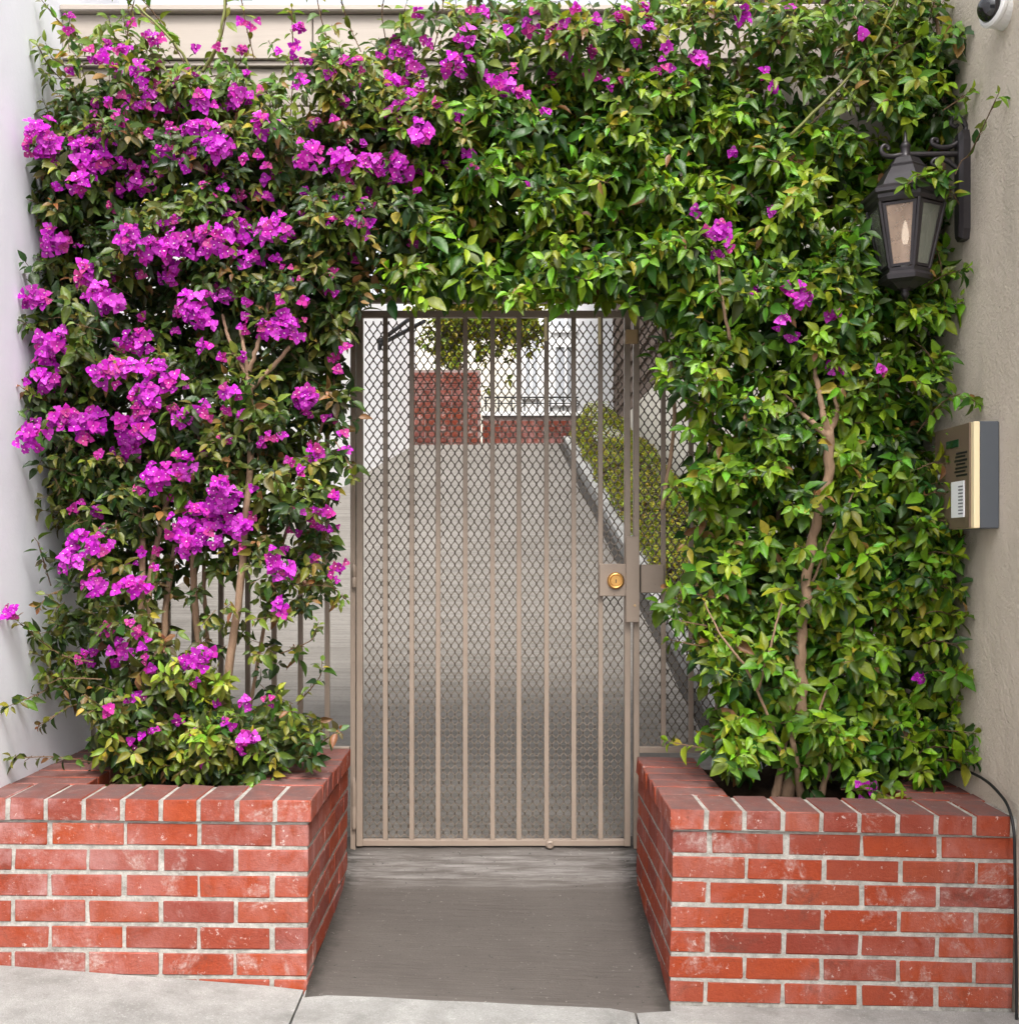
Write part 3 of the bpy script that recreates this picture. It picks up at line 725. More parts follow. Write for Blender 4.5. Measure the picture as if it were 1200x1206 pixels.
rl = thing('railing', 'thin dark railing on the low brick wall at the path top', 'railing', (P(570, 0, 13.2).x, 13.2, P(0, 484, 13.2).z + 0.02))
for dz, rr in ((0.14, 0.012), (0.07, 0.008)):
    bm = bmesh.new(); tube_into(bm, [(0, 0, dz), (1.1, 0, dz)], rr, 6); obj('rail', done(bm), 'black', rl)
pm = lathem([(0.009, -0.02), (0.009, 0.14)], 6)
for k in range(8): obj('post', pm, 'black', rl, loc=(0.02 + k * 0.15, 0, 0))

hs_ = thing('house', 'pale house with white framed windows closing the far end of the path', 'house', (0, 16.0, 2.42))
obj('wall', boxm((P(478, 0, 16).x, 0, 0), (P(606, 0, 16).x, 3, 5.2), 0.01), 'cream', hs_)
obj('wall', boxm((P(606, 0, 16).x + 0.003, 0.25, 0), (3.0, 3.0, 5.0), 0.01), 'white_far', hs_)
for (u0, v0, u1, v1) in ((650, 405, 682, 478), (615, 392, 636, 470), (650, 320, 682, 392)):
    a = P(u0, v1, 16.25); b = P(u1, v0, 16.25)
    bm = bmesh.new(); th_ = 0.05
    for (p_, q_) in (((a.x, a.z), (a.x + th_, b.z)), ((b.x - th_, a.z), (b.x, b.z)), ((a.x + th_, a.z), (b.x - th_, a.z + th_)), ((a.x + th_, b.z - th_), (b.x - th_, b.z)), (((a.x + b.x) / 2 - .02, a.z + th_), ((a.x + b.x) / 2 + .02, b.z - th_))):
        bx(bm, (p_[0], 0.2, p_[1] - 2.42), (q_[0], 0.248, q_[1] - 2.42))
    bmesh.ops.recalc_face_normals(bm, faces=bm.faces)
    wf = obj('window', done(bm), 'white_far', hs_)
    obj('pane', boxm((a.x + th_, 0.235, a.z + th_ - 2.42), (b.x - th_, 0.2475, b.z - th_ - 2.42)), 'window_glass', wf)
# shingled house side above the retaining wall
sh = thing('shingle_house', 'weathered grey brown shingled house side above the cream wall', 'house', (1.60, 5.0, 2.4))
obj('wall', boxm((0.02, -0.4, 0), (2.5, 12.5, 3.2)), 'shingle', sh)
sm_ = [boxm((-0.012, 0.003, 0), (0.0, w_, 0.335), 0.002) for w_ in (0.13, 0.19, 0.24)]
rs = random.Random(3)
V, Fc = [], []
z_ = 0.36; row = 0
while z_ < 3.1:
    y_ = -0.39 + rs.random() * 0.1
    while y_ < 12.3:
        w_ = rs.choice((0.11, 0.16, 0.21)); x_ = 0.0 - 0.010 - rs.random() * 0.008; zz = z_ + rs.gauss(0, 0.006)
        i = len(V)
        V += [(x_, y_, zz), (x_, y_ + w_ - 0.006, zz), (0.019, y_ + w_ - 0.006, zz + 0.22), (0.019, y_, zz + 0.22), (0.019, y_, zz), (0.019, y_ + w_ - 0.006, zz)]
        Fc += [(i, i + 1, i + 2, i + 3), (i, i + 4, i + 5, i + 1), (i, i + 3, i + 4), (i + 1, i + 5, i + 2)]
        y_ += w_
    z_ += 0.19
me = bpy.data.meshes.new('shingles'); me.from_pydata(V, [], Fc); tag(obj('shingles', me, 'shingle', sh), kind='stuff')
# roof eave
bm = bmesh.new(); bx(bm, (-0.35, -0.5, 3.205), (2.6, 12.8, 3.32)); obj('roof', done(bm), 'shingle', sh)
# dark iron bracket on the white wall
br_ = thing('iron_bracket', 'two slanting dark iron bars fixed to the white garden wall', 'bracket', P(446, 405, 9.4))
b0 = P(446, 405, 9.4)
for (p_, q_) in ((P(447, 402, 9.4), P(484, 374, 9.0)), (P(447, 406, 9.4), P(500, 378, 9.0)), (P(447, 412, 9.4), P(447, 398, 9.4))):
    bm = bmesh.new(); tube_into(bm, [p_ - b0, q_ - b0], 0.017, 6); obj('iron_bar', done(bm), 'black', br_)

# ------------------------------------------------------------------ foliage engine
def leaf_template(curl=0.25, fold=0.22, wid=0.52):
    ts = [0.0, 0.22, 0.5, 0.78, 1.0]; ws = [0.0, 0.40, 0.5, 0.27, 0.0]
    V = []; mid = []; Lf = []; Rt = []
    for t_, w_ in zip(ts, ws):
        z = -curl * t_ * t_
        mid.append(len(V)); V.append((0, t_, z))
        if w_ > 0:
            Lf.append(len(V)); V.append((-w_ * wid, t_ + 0.03, z + fold * w_)); Rt.append(len(V)); V.append((w_ * wid, t_ + 0.03, z + fold * w_))
    T = [(mid[0], mid[1], Lf[0]), (mid[0], Rt[0], mid[1])]
    for k in (0, 1): 
        T += [(mid[k + 1], mid[k + 2], Lf[k + 1]), (mid[k + 1], Lf[k + 1], Lf[k]), (mid[k + 1], Rt[k], Rt[k + 1]), (mid[k + 1], Rt[k + 1], mid[k + 2])]
    T += [(mid[3], mid[4], Lf[2]), (mid[3], Rt[2], mid[4])]
    return np.array(V, dtype=np.float64), np.array(T, dtype=np.int64)
def flower_template():
    V = []; T = []
    for k in range(3):
        a = R(120 * k); ca, sa = math.cos(a), math.sin(a)
        loc = [(0, 0, 0), (-0.26, 0.14, 0.20), (0.26, 0.14, 0.20), (-0.50, 0.42, 0.34), (0.50, 0.42, 0.34), (0, 0.30, 0.14), (-0.27, 0.72, 0.40), (0.27, 0.72, 0.40), (0, 1.02, 0.30)]
        i = len(V); V += [(x * ca - y * sa, x * sa + y * ca, z) for x, y, z in loc]
        T += [(i + a_, i + b_, i + c_) for a_, b_, c_ in ((0, 5, 1), (0, 2, 5), (1, 5, 3), (5, 2, 4), (3, 5, 6), (5, 4, 7), (5, 7, 6), (6, 7, 8))]
    nb = len(V); i = nb
    V += [(0.05, 0, 0.2), (-0.03, 0.05, 0.2), (-0.03, -0.05, 0.2), (0.12, 0, 0.52), (-0.06, 0.11, 0.52), (-0.06, -0.11, 0.52)]
    T += [(i, i + 1, i + 4), (i, i + 4, i + 3), (i + 1, i + 2, i + 5), (i + 1, i + 5, i + 4), (i + 3, i + 4, i + 5)]
    return np.array(V, dtype=np.float64), np.array(T, dtype=np.int64), nb
TEMPL = [leaf_template(c_, f_, w_) for c_, f_, w_ in ((0.22, 0.25, 0.50), (0.38, 0.30, 0.46), (0.10, 0.20, 0.54), (0.50, 0.15, 0.42), (0.30, 0.45, 0.50))]
FT = flower_template()

def to_mesh(name, V, T, C):
    me = bpy.data.meshes.new(name)
    nv, nt_ = len(V), len(T)
    me.vertices.add(nv); me.vertices.foreach_set('co', V.astype(np.float32).ravel())
    me.loops.add(nt_ * 3); me.loops.foreach_set('vertex_index', T.astype(np.int32).ravel())
    me.polygons.add(nt_); me.polygons.foreach_set('loop_start', np.arange(0, nt_ * 3, 3, dtype=np.int32))
    try: me.polygons.foreach_set('loop_total', np.full(nt_, 3, dtype=np.int32))
    except Exception: pass
    me.polygons.foreach_set('use_smooth', np.ones(nt_, dtype=bool))
    me.update(calc_edges=True)
    at = me.color_attributes.new('Col', 'FLOAT_COLOR', 'POINT')
    c4 = np.ones((nv, 4), dtype=np.float32); c4[:, :3] = C
    at.data.foreach_set('color', c4.ravel())
    me.validate(); return me

class Cloud:
    """a bag of small instances: position, frame (x,y,z axes), size, colour, template"""
    def __init__(s): s.p, s.f, s.s, s.c, s.k = [], [], [], [], []
    def add(s, p, d, n, size, col, k):
        d = d.normalized(); x = d.cross(n)
        if x.length < 1e-4: x = d.orthogonal()
        x.normalize(); z = x.cross(d)
        s.p.append(p[:]); s.f.append((x[:], d[:], z[:])); s.s.append(size); s.c.append(col); s.k.append(k)
    def build(s, parent, part, stuff, mat, templ, nmax=300, flower=False, inside=None):
        if not s.p: return
        p = np.array(s.p); f = np.array(s.f); sz = np.array(s.s); c = np.array(s.c); k = np.array(s.k)
        org = np.array(parent.location)
        # those that show largest: near the camera, large, not behind others
        score = sz * 12 - (p[:, 1] - np.array([s.surf(q) for q in p])) * 4 if hasattr(s, 'surf') else sz * 10 - p[:, 1] * 2
        order = np.argsort(-score)
        big = order[:nmax]; rest = order[nmax:]
        protos = {}
        for i in big:
            kk = int(k[i]); cq = tuple(np.round(c[i], 2) if not flower else np.round(c[i], 1))
            key = (kk, cq)
            if key not in protos:
                V, T = templ[kk][0], templ[kk][1]
                C = np.tile(c[i], (len(V), 1))
                if flower: C[templ[kk][2]:] = (0.85, 0.8, 0.7)
                me = to_mesh(part, V, T, C); me.materials.append(M[mat]); protos[key] = me
            o = bpy.data.objects.new(part, protos[key])
            m = Matrix(f[i].T.tolist()).to_4x4()
            o.matrix_local = Matrix.Translation((p[i] - org).tolist()) @ m @ Matrix.Scale(sz[i], 4)
            link(o, parent)
        Vs, Ts, Cs = [], [], []; base = 0
        for kk in range(len(templ)):
            idx = rest[k[rest] == kk]
            if not len(idx): continue
            V, T = templ[kk][0], templ[kk][1]
            W = np.einsum('vi,nij->nvj', V, f[idx]) * sz[idx][:, None, None] + (p[idx] - org)[:, None, :]
            n, nv = len(idx), len(V)
            Vs.append(W.reshape(-1, 3)); Ts.append((T[None] + (np.arange(n) * nv)[:, None, None] + base).reshape(-1, 3))
            C = np.repeat(c[idx][:, None, :], nv, axis=1)
            if flower: C = C.copy(); C[:, templ[kk][2]:] = (0.85, 0.8, 0.7)
            Cs.append(C.reshape(-1, 3)); base += n * nv
        if Vs:
            me = to_mesh(stuff, np.concatenate(Vs), np.concatenate(Ts), np.concatenate(Cs)); me.materials.append(M[mat])
            tag(link(bpy.data.objects.new(stuff, me), parent), kind='stuff')

def inpoly(x, y, poly):
    c_ = False; j = len(poly) - 1
    for i in range(len(poly)):
        xi, yi = poly[i]; xj, yj = poly[j]
        if (yi > y) != (yj > y) and x < (xj - xi) * (y - yi) / (yj - yi) + xi: c_ = not c_
        j = i
    return c_
rf_ = random.Random(21)
def vec(a, b, c_): return Vector((a, b, c_))
UP = Vector((0, 0, 1))
def surf_y(u, v):
    n_ = noise.noise(Vector((u / 70, v / 60, 1.7))) * 0.14 + noise.noise(Vector((u / 28, v / 24, 9.1))) * 0.08
    y = 3.50 + n_
    if u < 430 and v > 150: y -= 0.05
    if v > 820: y -= 0.04 * min(1, (v - 820) / 60)
    return y
def clampx(p, m=0.02):
    p.x = max(XL + m, min(XR - m, p.x)); return p
def world(u, v, y):
    # keep within the side walls by coming forward along the wall
    if u > U0: y = min(y, (XR - 0.03) * F / max(u - U0, 1))
    else: y = min(y, (-XL - 0.03) * F / max(U0 - u, 1))
    return clampx(P(u, v, y))
PALR = [(0.085, 0.175, 0.010), (0.145, 0.26, 0.012), (0.048, 0.120, 0.014), (0.22, 0.35, 0.016), (0.028, 0.075, 0.013)]
TIPR = [(0.24, 0.42, 0.030), (0.36, 0.46, 0.030), (0.18, 0.38, 0.025)]
PALL = [(0.040, 0.075, 0.014), (0.075, 0.115, 0.016), (0.028, 0.055, 0.015), (0.12, 0.155, 0.020)]
TIPL = [(0.22, 0.26, 0.035), (0.30, 0.30, 0.05), (0.16, 0.20, 0.03), (0.28, 0.12, 0.05)]
def sprig(cloud, twigs, base, axis, n, size, length, pal, tip, droop=0.45, tipness=1.0, whorl=True):
    axis = axis.normalized(); a = axis.orthogonal().normalized(); b = axis.cross(a)
    ph = rf_.random() * 6.28; body = rf_.choice(pal); tp_ = rf_.choice(tip) if rf_.random() < 0.42 * tipness else body
    for i in range(n):
        t_ = (i + 0.5) / n; ph += 2.4 + rf_.gauss(0, 0.25)
        rad = a * math.cos(ph) + b * math.sin(ph)
        d = rad * (1.0 - 0.45 * t_) + axis * (0.15 + 0.75 * t_) - UP * droop * (0.6 + 0.8 * rf_.random())
        n_ = axis * 0.9 + UP * 0.55 - rad * 0.2 + vec(rf_.gauss(0, .25), rf_.gauss(0, .25), rf_.gauss(0, .25))
        f_ = t_ ** 1.5
        col = tuple(max(0.004, (body[c_] * (1 - f_) + tp_[c_] * f_) * (0.72 + 0.6 * rf_.random())) for c_ in range(3))
        sz = size * (1.12 - 0.50 * t_) * (0.62 + 0.72 * rf_.random())
        if rf_.random() < 0.022: col = rf_.choice([(0.42, 0.34, 0.04), (0.30, 0.17, 0.05), (0.22, 0.10, 0.04)])
        p = base + axis * length * t_ + rad * 0.004
        clampx(p, 0.012)
        cloud.add(p, d, n_, sz, col, rf_.randrange(5))
    twigs.append((base - axis * length * 0.35, base + axis * length * 0.95, 0.0013))

bv_l = thing('bougainvillea', 'magenta flowering climber with many tan stems in the left planter', 'climbing plant', (-0.92, 3.6, 0.49))
bv_r = thing('bougainvillea', 'leafy green climber with one thick trunk in the right planter', 'climbing plant', (0.92, 3.55, 0.46))
CL, CR = Cloud(), Cloud(); TL, TR = [], []
def side(u, v):
    """which plant owns this spot: the left one carries the flowering wing and the top left of the arch"""
    return u + 0.35 * (v - 200) + 40 * noise.noise(Vector((u / 60, v / 60, 4))) < 520
def fill(poly, n, size, layers, pal, tip, gap=-1.0, jit=12, deep=0.34, leaves=(5, 8), droop=0.45, out=1.0, who=None, front=0.35):
    x0 = min(p[0] for p in poly); x1 = max(p[0] for p in poly); y0 = min(p[1] for p in poly); y1 = max(p[1] for p in poly)
    k = 0; tries = 0
    while k < n and tries < n * 30:
        tries += 1
        u, v = rf_.uniform(x0, x1), rf_.uniform(y0, y1)
        if not inpoly(u + rf_.gauss(0, jit), v + rf_.gauss(0, jit), poly): continue
        isfront = rf_.random() < front
        g = noise.noise(Vector((u / 34, v / 30, 12.3)))
        if isfront and g < gap + rf_.gauss(0, 0.08): continue
        k += 1
        d = 0 if isfront else rf_.random() ** 0.8 * deep
        y = surf_y(u, v) + d + (rf_.gauss(0, 0.02))
        if 1010 < u < 1150 and 150 < v < 360:
            if u > 1106: continue
            y = max(y, 3.60)
        if 895 < u < 990 and v > 872 and rf_.random() < 0.75: continue
        tu = float(np.interp(v, [440, 510, 560, 620, 690, 760, 820, 900], [965, 975, 975, 960, 950, 943, 944, 934]))
        if 440 < v < 910 and abs(u - tu - 2) < 15 and rf_.random() < 0.72: y = max(y, 3.50)
        if v < 178: y = min(y, 3.63)
        else: y = min(y, 3.92)
        base = world(u, v, y)
        ax = vec(rf_.gauss(0, 0.55), -out * (0.8 + rf_.random() * 0.5), 0.25 + rf_.gauss(0, 0.45))
        left = who == 'L' or (who is None and side(u, v))
        sprig(CL if left else CR, TL if left else TR, base, ax, rf_.randint(*leaves), size * rf_.uniform(0.82, 1.18), rf_.uniform(0.04, 0.075), pal, tip, droop, 1.0 if isfront else 0.25)

ARCH_R = [(475, 150), (560, 110), (760, 95), (900, 120), (1000, 175), (1075, 190), (1095, 300), (1108, 345), (850, 362), (760, 348), (700, 347), (560, 345), (480, 347), (455, 330), (470, 240)]
ARCH_L = [(70, 120), (190, 110), (330, 150), (500, 120), (520, 200), (480, 345), (425, 352), (330, 330), (60, 260), (50, 180)]
LEFT = [(50, 170), (60, 260), (55, 330), (42, 380), (40, 450), (40, 520), (65, 570), (88, 640), (95, 695), (160, 715), (200, 700), (245, 672), (320, 660), (380, 648), (398, 560), (408, 470), (412, 380), (425, 340), (430, 250), (300, 170), (150, 150)]
RIGHT = [(765, 340), (1108, 325), (1098, 420), (1075, 450), (1085, 490), (1102, 560), (1108, 640), (1118, 690), (1105, 780), (1100, 830), (1125, 870), (1128, 890), (1080, 925), (1000, 928), (900, 905), (870, 880), (858, 820), (830, 760), (825, 700), (832, 640), (820, 590), (830, 500), (805, 430), (775, 380)]
fill(ARCH_R, 2350, 0.054, 1, PALR, TIPR, gap=0.04, who=None, front=0.38)
fill(ARCH_L, 1050, 0.046, 1, PALL, TIPL, gap=-0.30, who='L')
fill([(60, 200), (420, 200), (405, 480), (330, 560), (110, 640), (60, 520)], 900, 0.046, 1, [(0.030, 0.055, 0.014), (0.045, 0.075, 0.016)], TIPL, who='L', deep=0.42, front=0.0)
fill(LEFT, 1750, 0.044, 1, PALL, TIPL, gap=-0.10, who='L', deep=0.36)
fill(RIGHT, 2350, 0.054, 1, PALR, TIPR, gap=0.06, who='R', front=0.38, jit=19)
fill([(830, 860), (870, 850), (900, 880), (905, 915), (860, 905)], 50, 0.055, 1, PALR, TIPR, who='R', deep=0.3)
# right edge of the arch, shaded leaves next to the wall
fill([(1050, 95), (1115, 30), (1125, 120), (1100, 200), (1112, 300), (1070, 330), (1040, 200)], 130, 0.060, 1, PALR, TIPR, who='R')
fill([(60, 75), (200, 85), (330, 100), (480, 60), (560, 40), (560, 170), (60, 170)], 190, 0.040, 1, [(0.08, 0.12, 0.015), (0.14, 0.18, 0.02)], [(0.28, 0.30, 0.04), (0.30, 0.14, 0.06)], gap=-0.05, deep=0.12, who='L', front=0.6)
# thin top growth in front of the boards
fill([(60, 25), (110, 15), (190, 80), (330, 95), (470, 20), (560, 10), (720, 5), (900, 0), (1090, 0), (1110, 60), (1080, 130), (900, 120), (700, 120), (480, 150), (330, 170), (180, 130), (75, 140)], 430, 0.050, 1, [(0.10, 0.17, 0.02), (0.06, 0.12, 0.02), (0.15, 0.22, 0.03)], [(0.30, 0.34, 0.04), (0.25, 0.28, 0.04), (0.40, 0.38, 0.05)], gap=-0.02, deep=0.12, who=None, front=0.6)
fill([(560, 20), (900, 10), (1100, 5), (1100, 130), (560, 130)], 230, 0.054, 1, [(0.10, 0.19, 0.02), (0.06, 0.14, 0.02), (0.17, 0.26, 0.03)], [(0.32, 0.38, 0.04), (0.40, 0.40, 0.05)], gap=-0.1, deep=0.12, who='R', front=0.6)
# sparse tufts of the left plant, lower part
fill([(70, 700), (180, 710), (190, 770), (230, 800), (225, 845), (110, 850), (60, 800), (50, 740)], 150, 0.044, 1, PALL, TIPL, gap=-0.05, who='L', deep=0.2)
fill([(300, 660), (392, 640), (395, 690), (330, 720)], 45, 0.040, 1, PALL, TIPL, gap=-0.2, who='L', deep=0.15)
fill([(190, 700), (395, 720), (385, 800), (260, 840), (200, 820)], 40, 0.038, 1, PALL, TIPL, who='L', deep=0.25)
fill([(105, 845), (230, 820), (300, 840), (370, 850), (378, 875), (350, 895), (310, 912), (250, 920), (190, 918), (120, 895)], 420, 0.043, 1, PALL, [(0.30, 0.36, 0.03), (0.40, 0.42, 0.04), (0.2, 0.25, 0.03)], who='L', deep=0.3)
fill([(200, 770), (270, 770), (270, 880), (200, 880)], 40, 0.048, 1, [(0.2, 0.28, 0.03)], [(0.45, 0.45, 0.04)], who='L', deep=0.1)

# explicit long shoots with leaves along them
def shoot(pts, size, pal, tip, left, step=0.030, rad=0.0022, n=2, green=True, end=True):
    (cl, tw) = (CL, TL) if left else (CR, TR)
    Pt = [world(u, v, y) for (u, v, y) in pts]
    q, _ = smooth_path(Pt, [1] * len(Pt), 8)
    acc = 0
    for a, b in zip(q, q[1:]):
        tw.append((a, b, rad)); acc += (b - a).length
        if acc > step:
            acc = 0; ax = (b - a).normalized()
            sprig(cl, tw, b.copy(), ax + vec(rf_.gauss(0, .4), rf_.gauss(0, .4) - 0.3, rf_.gauss(0, .3)), n, size * rf_.uniform(.8, 1.2), 0.02, pal, tip, 0.35, 1.5)
    if end: sprig(cl, tw, q[-1], (q[-1] - q[-2]), 5, size * 0.8, 0.03, pal, tip, 0.3, 2)
YG = [(0.13, 0.20, 0.02), (0.20, 0.27, 0.03), (0.09, 0.15, 0.02)]; YT = [(0.30, 0.34, 0.04)]
for pts in ([(230, 90), (205, 50), (160, 10), (140, -10)], [(245, 80), (262, 40), (268, -15)], [(218, 75), (185, 20), (160, -8)], [(300, 70), (290, 30), (283, -10)], [(390, 60), (378, 20), (372, -12)],
            [(340, 160), (345, 90), (344, 20)], [(425, 60), (408, 20), (400, -10)], [(455, 50), (450, 15), (455, -15)], [(95, 50), (70, 25), (56, 8)], [(90, 110), (60, 80), (48, 60)],
            [(155, 90), (150, 40), (158, 0)], [(510, 60), (520, 20), (522, -8)], [(205, 160), (225, 100), (270, 85), (285, 70)]):
    shoot([(u, v, 3.52 + rf_.gauss(0, .03)) for u, v in pts], 0.040, YG, YT, True, 0.045)
for pts in ([(880, 30), (895, 5), (900, -12)], [(960, 60), (975, 20), (1000, -8)], [(620, 40), (612, 10), (618, -12)], [(740, 40), (752, 12), (748, -10)], [(820, 40), (812, 10), (822, -12)], [(1060, 140), (1085, 120), (1100, 100)], [(600, 60), (590, 25), (570, -8)], [(655, 55), (640, 20), (642, -10)], [(700, 50), (716, 20), (730, -6)], [(770, 60), (800, 30), (850, 8)], [(850, 60), (870, 20), (866, -10)], [(905, 70), (930, 30), (940, -10)],
            [(980, 90), (1000, 50), (1040, 15), (1060, -5)], [(1020, 120), (1040, 70), (1075, 45)], [(940, 160), (990, 110), (1030, 60), (1050, 20)], [(1075, 60), (1090, 30), (1108, 5)]):
    shoot([(u, v, 3.50 + rf_.gauss(0, .03)) for u, v in pts], 0.048, YG, YT, False, 0.04)
for (u, v, k_) in ((955, 588, 5), (975, 700, 2), (925, 800, 2), (965, 860, 3), (895, 790, 2), (1000, 600, 3), (952, 655, 2)):
    for q_ in range(k_):
        sprig(CR, TR, world(u + rf_.gauss(0, 9), v + rf_.gauss(0, 9), 3.375 + rf_.random() * 0.02), vec(rf_.gauss(0, .5), -1, 0.3 + rf_.gauss(0, .4)), 7, 0.055, 0.05, PALR, TIPR, 0.45, 1.5)
# sprays round the lantern and the intercom
shoot([(1098, 235, 3.40), (1096, 215, 3.38), (1104, 200, 3.36), (1092, 206, 3.35)], 0.052, PALR, TIPR, False, 0.02, n=3)
shoot([(1125, 205, 3.38), (1132, 190, 3.37), (1142, 180, 3.36), (1158, 148, 3.22), (1172, 118, 3.14)], 0.044, PALR, TIPR, False, 0.045, n=1)
shoot([(1120, 232, 3.36), (1105, 215, 3.33), (1085, 205, 3.31), (1072, 214, 3.30)], 0.046, PALR, TIPR, False, 0.016, n=3)
shoot([(1130, 240, 3.36), (1118, 222, 3.34), (1108, 212, 3.32)], 0.048, PALR, TIPR, False, 0.016, n=3)
shoot([(1110, 130, 3.42), (1128, 118, 3.38), (1136, 112, 3.36)], 0.05, PALR, TIPR, False, 0.025)
shoot([(1085, 340, 3.45), (1110, 325, 3.40), (1130, 318, 3.37)], 0.056, PALR, TIPR, False, 0.022, n=3)
shoot([(1080, 510, 3.50), (1105, 478, 3.42), (1128, 465, 3.36), (1142, 470, 3.33)], 0.052, PALR, TIPR, False, 0.022, n=3)
shoot([(1085, 265, 3.52), (1105, 300, 3.50), (1112, 350, 3.45)], 0.052, PALR, TIPR, False, 0.025, n=2)
shoot([(1075, 400, 3.50), (1092, 415, 3.47), (1100, 430, 3.45)], 0.055, PALR, TIPR, False, 0.025, n=2)
for v in (545, 580, 612, 650, 690, 720, 755, 790, 860, 880, 895):
    shoot([(1080, v + 8, 3.47), (1100, v, 3.42), (1118 + (20 if v > 800 else 0), v + 3, 3.39)], 0.056, PALR, TIPR, False, 0.022, n=3)
shoot([(835, 480, 3.5), (810, 470, 3.5), (785, 450, 3.5)], 0.056, PALR, TIPR, False, 0.03)
for v in (760, 735, 700, 880):
    shoot([(850, v + 5, 3.5), (820, v, 3.48), (795, v - 5, 3.5)], 0.050, PALR, TIPR, False, 0.03)
shoot([(990, 930, 3.42), (1030, 932, 3.36), (1060, 944, 3.30)], 0.054, PALR, TIPR, False, 0.022, n=3)
# left sprays over the white wall and planter
for pts in ([(110, 780), (70, 770), (25, 735)], [(120, 800), (70, 800), (50, 815), (15, 830)], [(130, 840), (90, 830), (55, 850)], [(120, 900), (70, 892), (20, 893)], [(170, 910), (130, 925), (108, 935)],
            [(90, 690), (60, 700), (50, 710)], [(90, 560), (60, 552), (66, 566)], [(330, 770), (365, 755), (372, 742)], [(340, 690), (385, 690), (400, 700)], [(350, 830), (375, 800), (378, 790)],
            [(370, 880), (392, 866), (398, 862)], [(395, 520), (412, 548), (416, 560)], [(60, 690), (45, 640), (50, 655)]):
    shoot([(u, v, 3.42 + rf_.gauss(0, .02)) for u, v in pts], 0.040, PALL, TIPL, True, 0.026, n=2)

# bracts
FC = Cloud(); FR = Cloud()
VIV = [(0.60, 0.022, 0.60), (0.50, 0.016, 0.50), (0.82, 0.10, 0.78), (0.56, 0.02, 0.42), (0.66, 0.05, 0.62)]
PNK = [(0.55, 0.03, 0.30), (0.48, 0.03, 0.34), (0.60, 0.07, 0.28), (0.42, 0.015, 0.36)]
def cluster(u, v, r, dens=1.0, pal=VIV, right=False, y=None, sz=0.0200):
    n = max(3, int(dens * (r / 6.0) ** 2 * 2.1))
    y0 = (surf_y(u, v) if y is None else y) - (0.085 if r > 10 else 0.055)
    c_ = world(u, v, y0); rw = r / F * y0
    for i in range(n):
        while True:
            o = vec(rf_.uniform(-1, 1), rf_.uniform(-1, 0.25), rf_.uniform(-1, 1))
            if o.length < 1: break
        o = o * (0.55 + 0.45 * rf_.random())
        p = clampx(c_ + vec(o.x * rw * 1.12, o.y * rw * 0.9, o.z * rw * 1.05), 0.02)
        ax = (o * 0.9 + vec(0, -0.9, 0.1) + vec(rf_.gauss(0, .3), rf_.gauss(0, .2), rf_.gauss(0, .3))).normalized()
        q = ax.orthogonal().normalized(); q = Matrix.Rotation(rf_.random() * 6.28, 3, ax) @ q
        col = rf_.choice(pal if rf_.random() < 0.85 else PNK); k_ = 0.62 + 0.6 * rf_.random()
        # frame: z axis = ax
        x = q; z = ax; yv_ = z.cross(x)
        cl = FR if right else FC
        cl.p.append(p[:]); cl.f.append((x[:], yv_[:], z[:])); cl.s.append(sz * rf_.uniform(0.65, 1.18)); cl.c.append(tuple(min(0.9, a * k_) for a in col)); cl.k.append(0)
big = [(45, 160, 24), (58, 178, 20), (110, 178, 30), (92, 215, 16), (65, 280, 21), (40, 350, 18), (62, 405, 24), (52, 442, 22), (38, 517, 19), (75, 495, 22), (105, 500, 26), (130, 355, 20), (100, 322, 16), (118, 345, 14),
       (160, 215, 20), (235, 155, 21), (262, 172, 20), (240, 118, 16), (284, 116, 14), (310, 150, 18), (362, 184, 19), (405, 188, 19), (437, 192, 18), (470, 200, 20), (497, 160, 18), (152, 280, 18), (180, 298, 22), (212, 290, 20), (205, 322, 16),
       (255, 285, 24), (285, 275, 20), (325, 272, 20), (290, 305, 14), (235, 366, 25), (265, 350, 13), (330, 382, 18), (345, 395, 12), (172, 470, 20), (165, 402, 18), (148, 438, 16), (185, 435, 18), (205, 452, 14), (122, 440, 16), (360, 468, 20),
       (190, 562, 22), (220, 548, 18), (152, 525, 20), (170, 500, 18), (145, 500, 14), (262, 592, 22), (235, 610, 24), (222, 640, 20), (250, 625, 20), (262, 575, 18), (283, 622, 16), (210, 622, 16), (100, 640, 18), (85, 662, 18), (118, 645, 14), (112, 690, 16), (150, 695, 16), (168, 692, 12),
       (15, 722, 13), (230, 775, 15), (246, 768, 9), (145, 765, 14), (335, 672, 15), (320, 660, 9), (333, 716, 12), (290, 830, 10), (292, 874, 13), (355, 600, 8), (405, 533, 8), (270, 462, 12), (240, 478, 9), (215, 495, 10), (240, 412, 9), (430, 242, 9), (440, 262, 7),
       (165, 85, 12), (150, 60, 9), (125, 62, 9), (175, 110, 10), (190, 130, 9), (270, 130, 10)]
for u, v, r in big: cluster(u, v, r, 1.0)
for u, v, r in [(470, 62, 14), (490, 80, 12), (465, 95, 15), (530, 72, 13), (548, 75, 12), (480, 115, 12), (505, 50, 8), (545, 42, 12), (590, 100, 18), (612, 112, 9), (470, 130, 10), (523, 197, 7), (553, 180, 6), (553, 200, 6), (622, 224, 6), (640, 135, 5), (625, 32, 10), (650, 38, 8), (665, 30, 6), (700, 25, 6), (735, 18, 8), (570, 15, 6), (600, 30, 8), (765, 35, 6), (785, 55, 5)]:
    cluster(u, v, r, 0.9, VIV if r > 10 else VIV + PNK, u > 560)
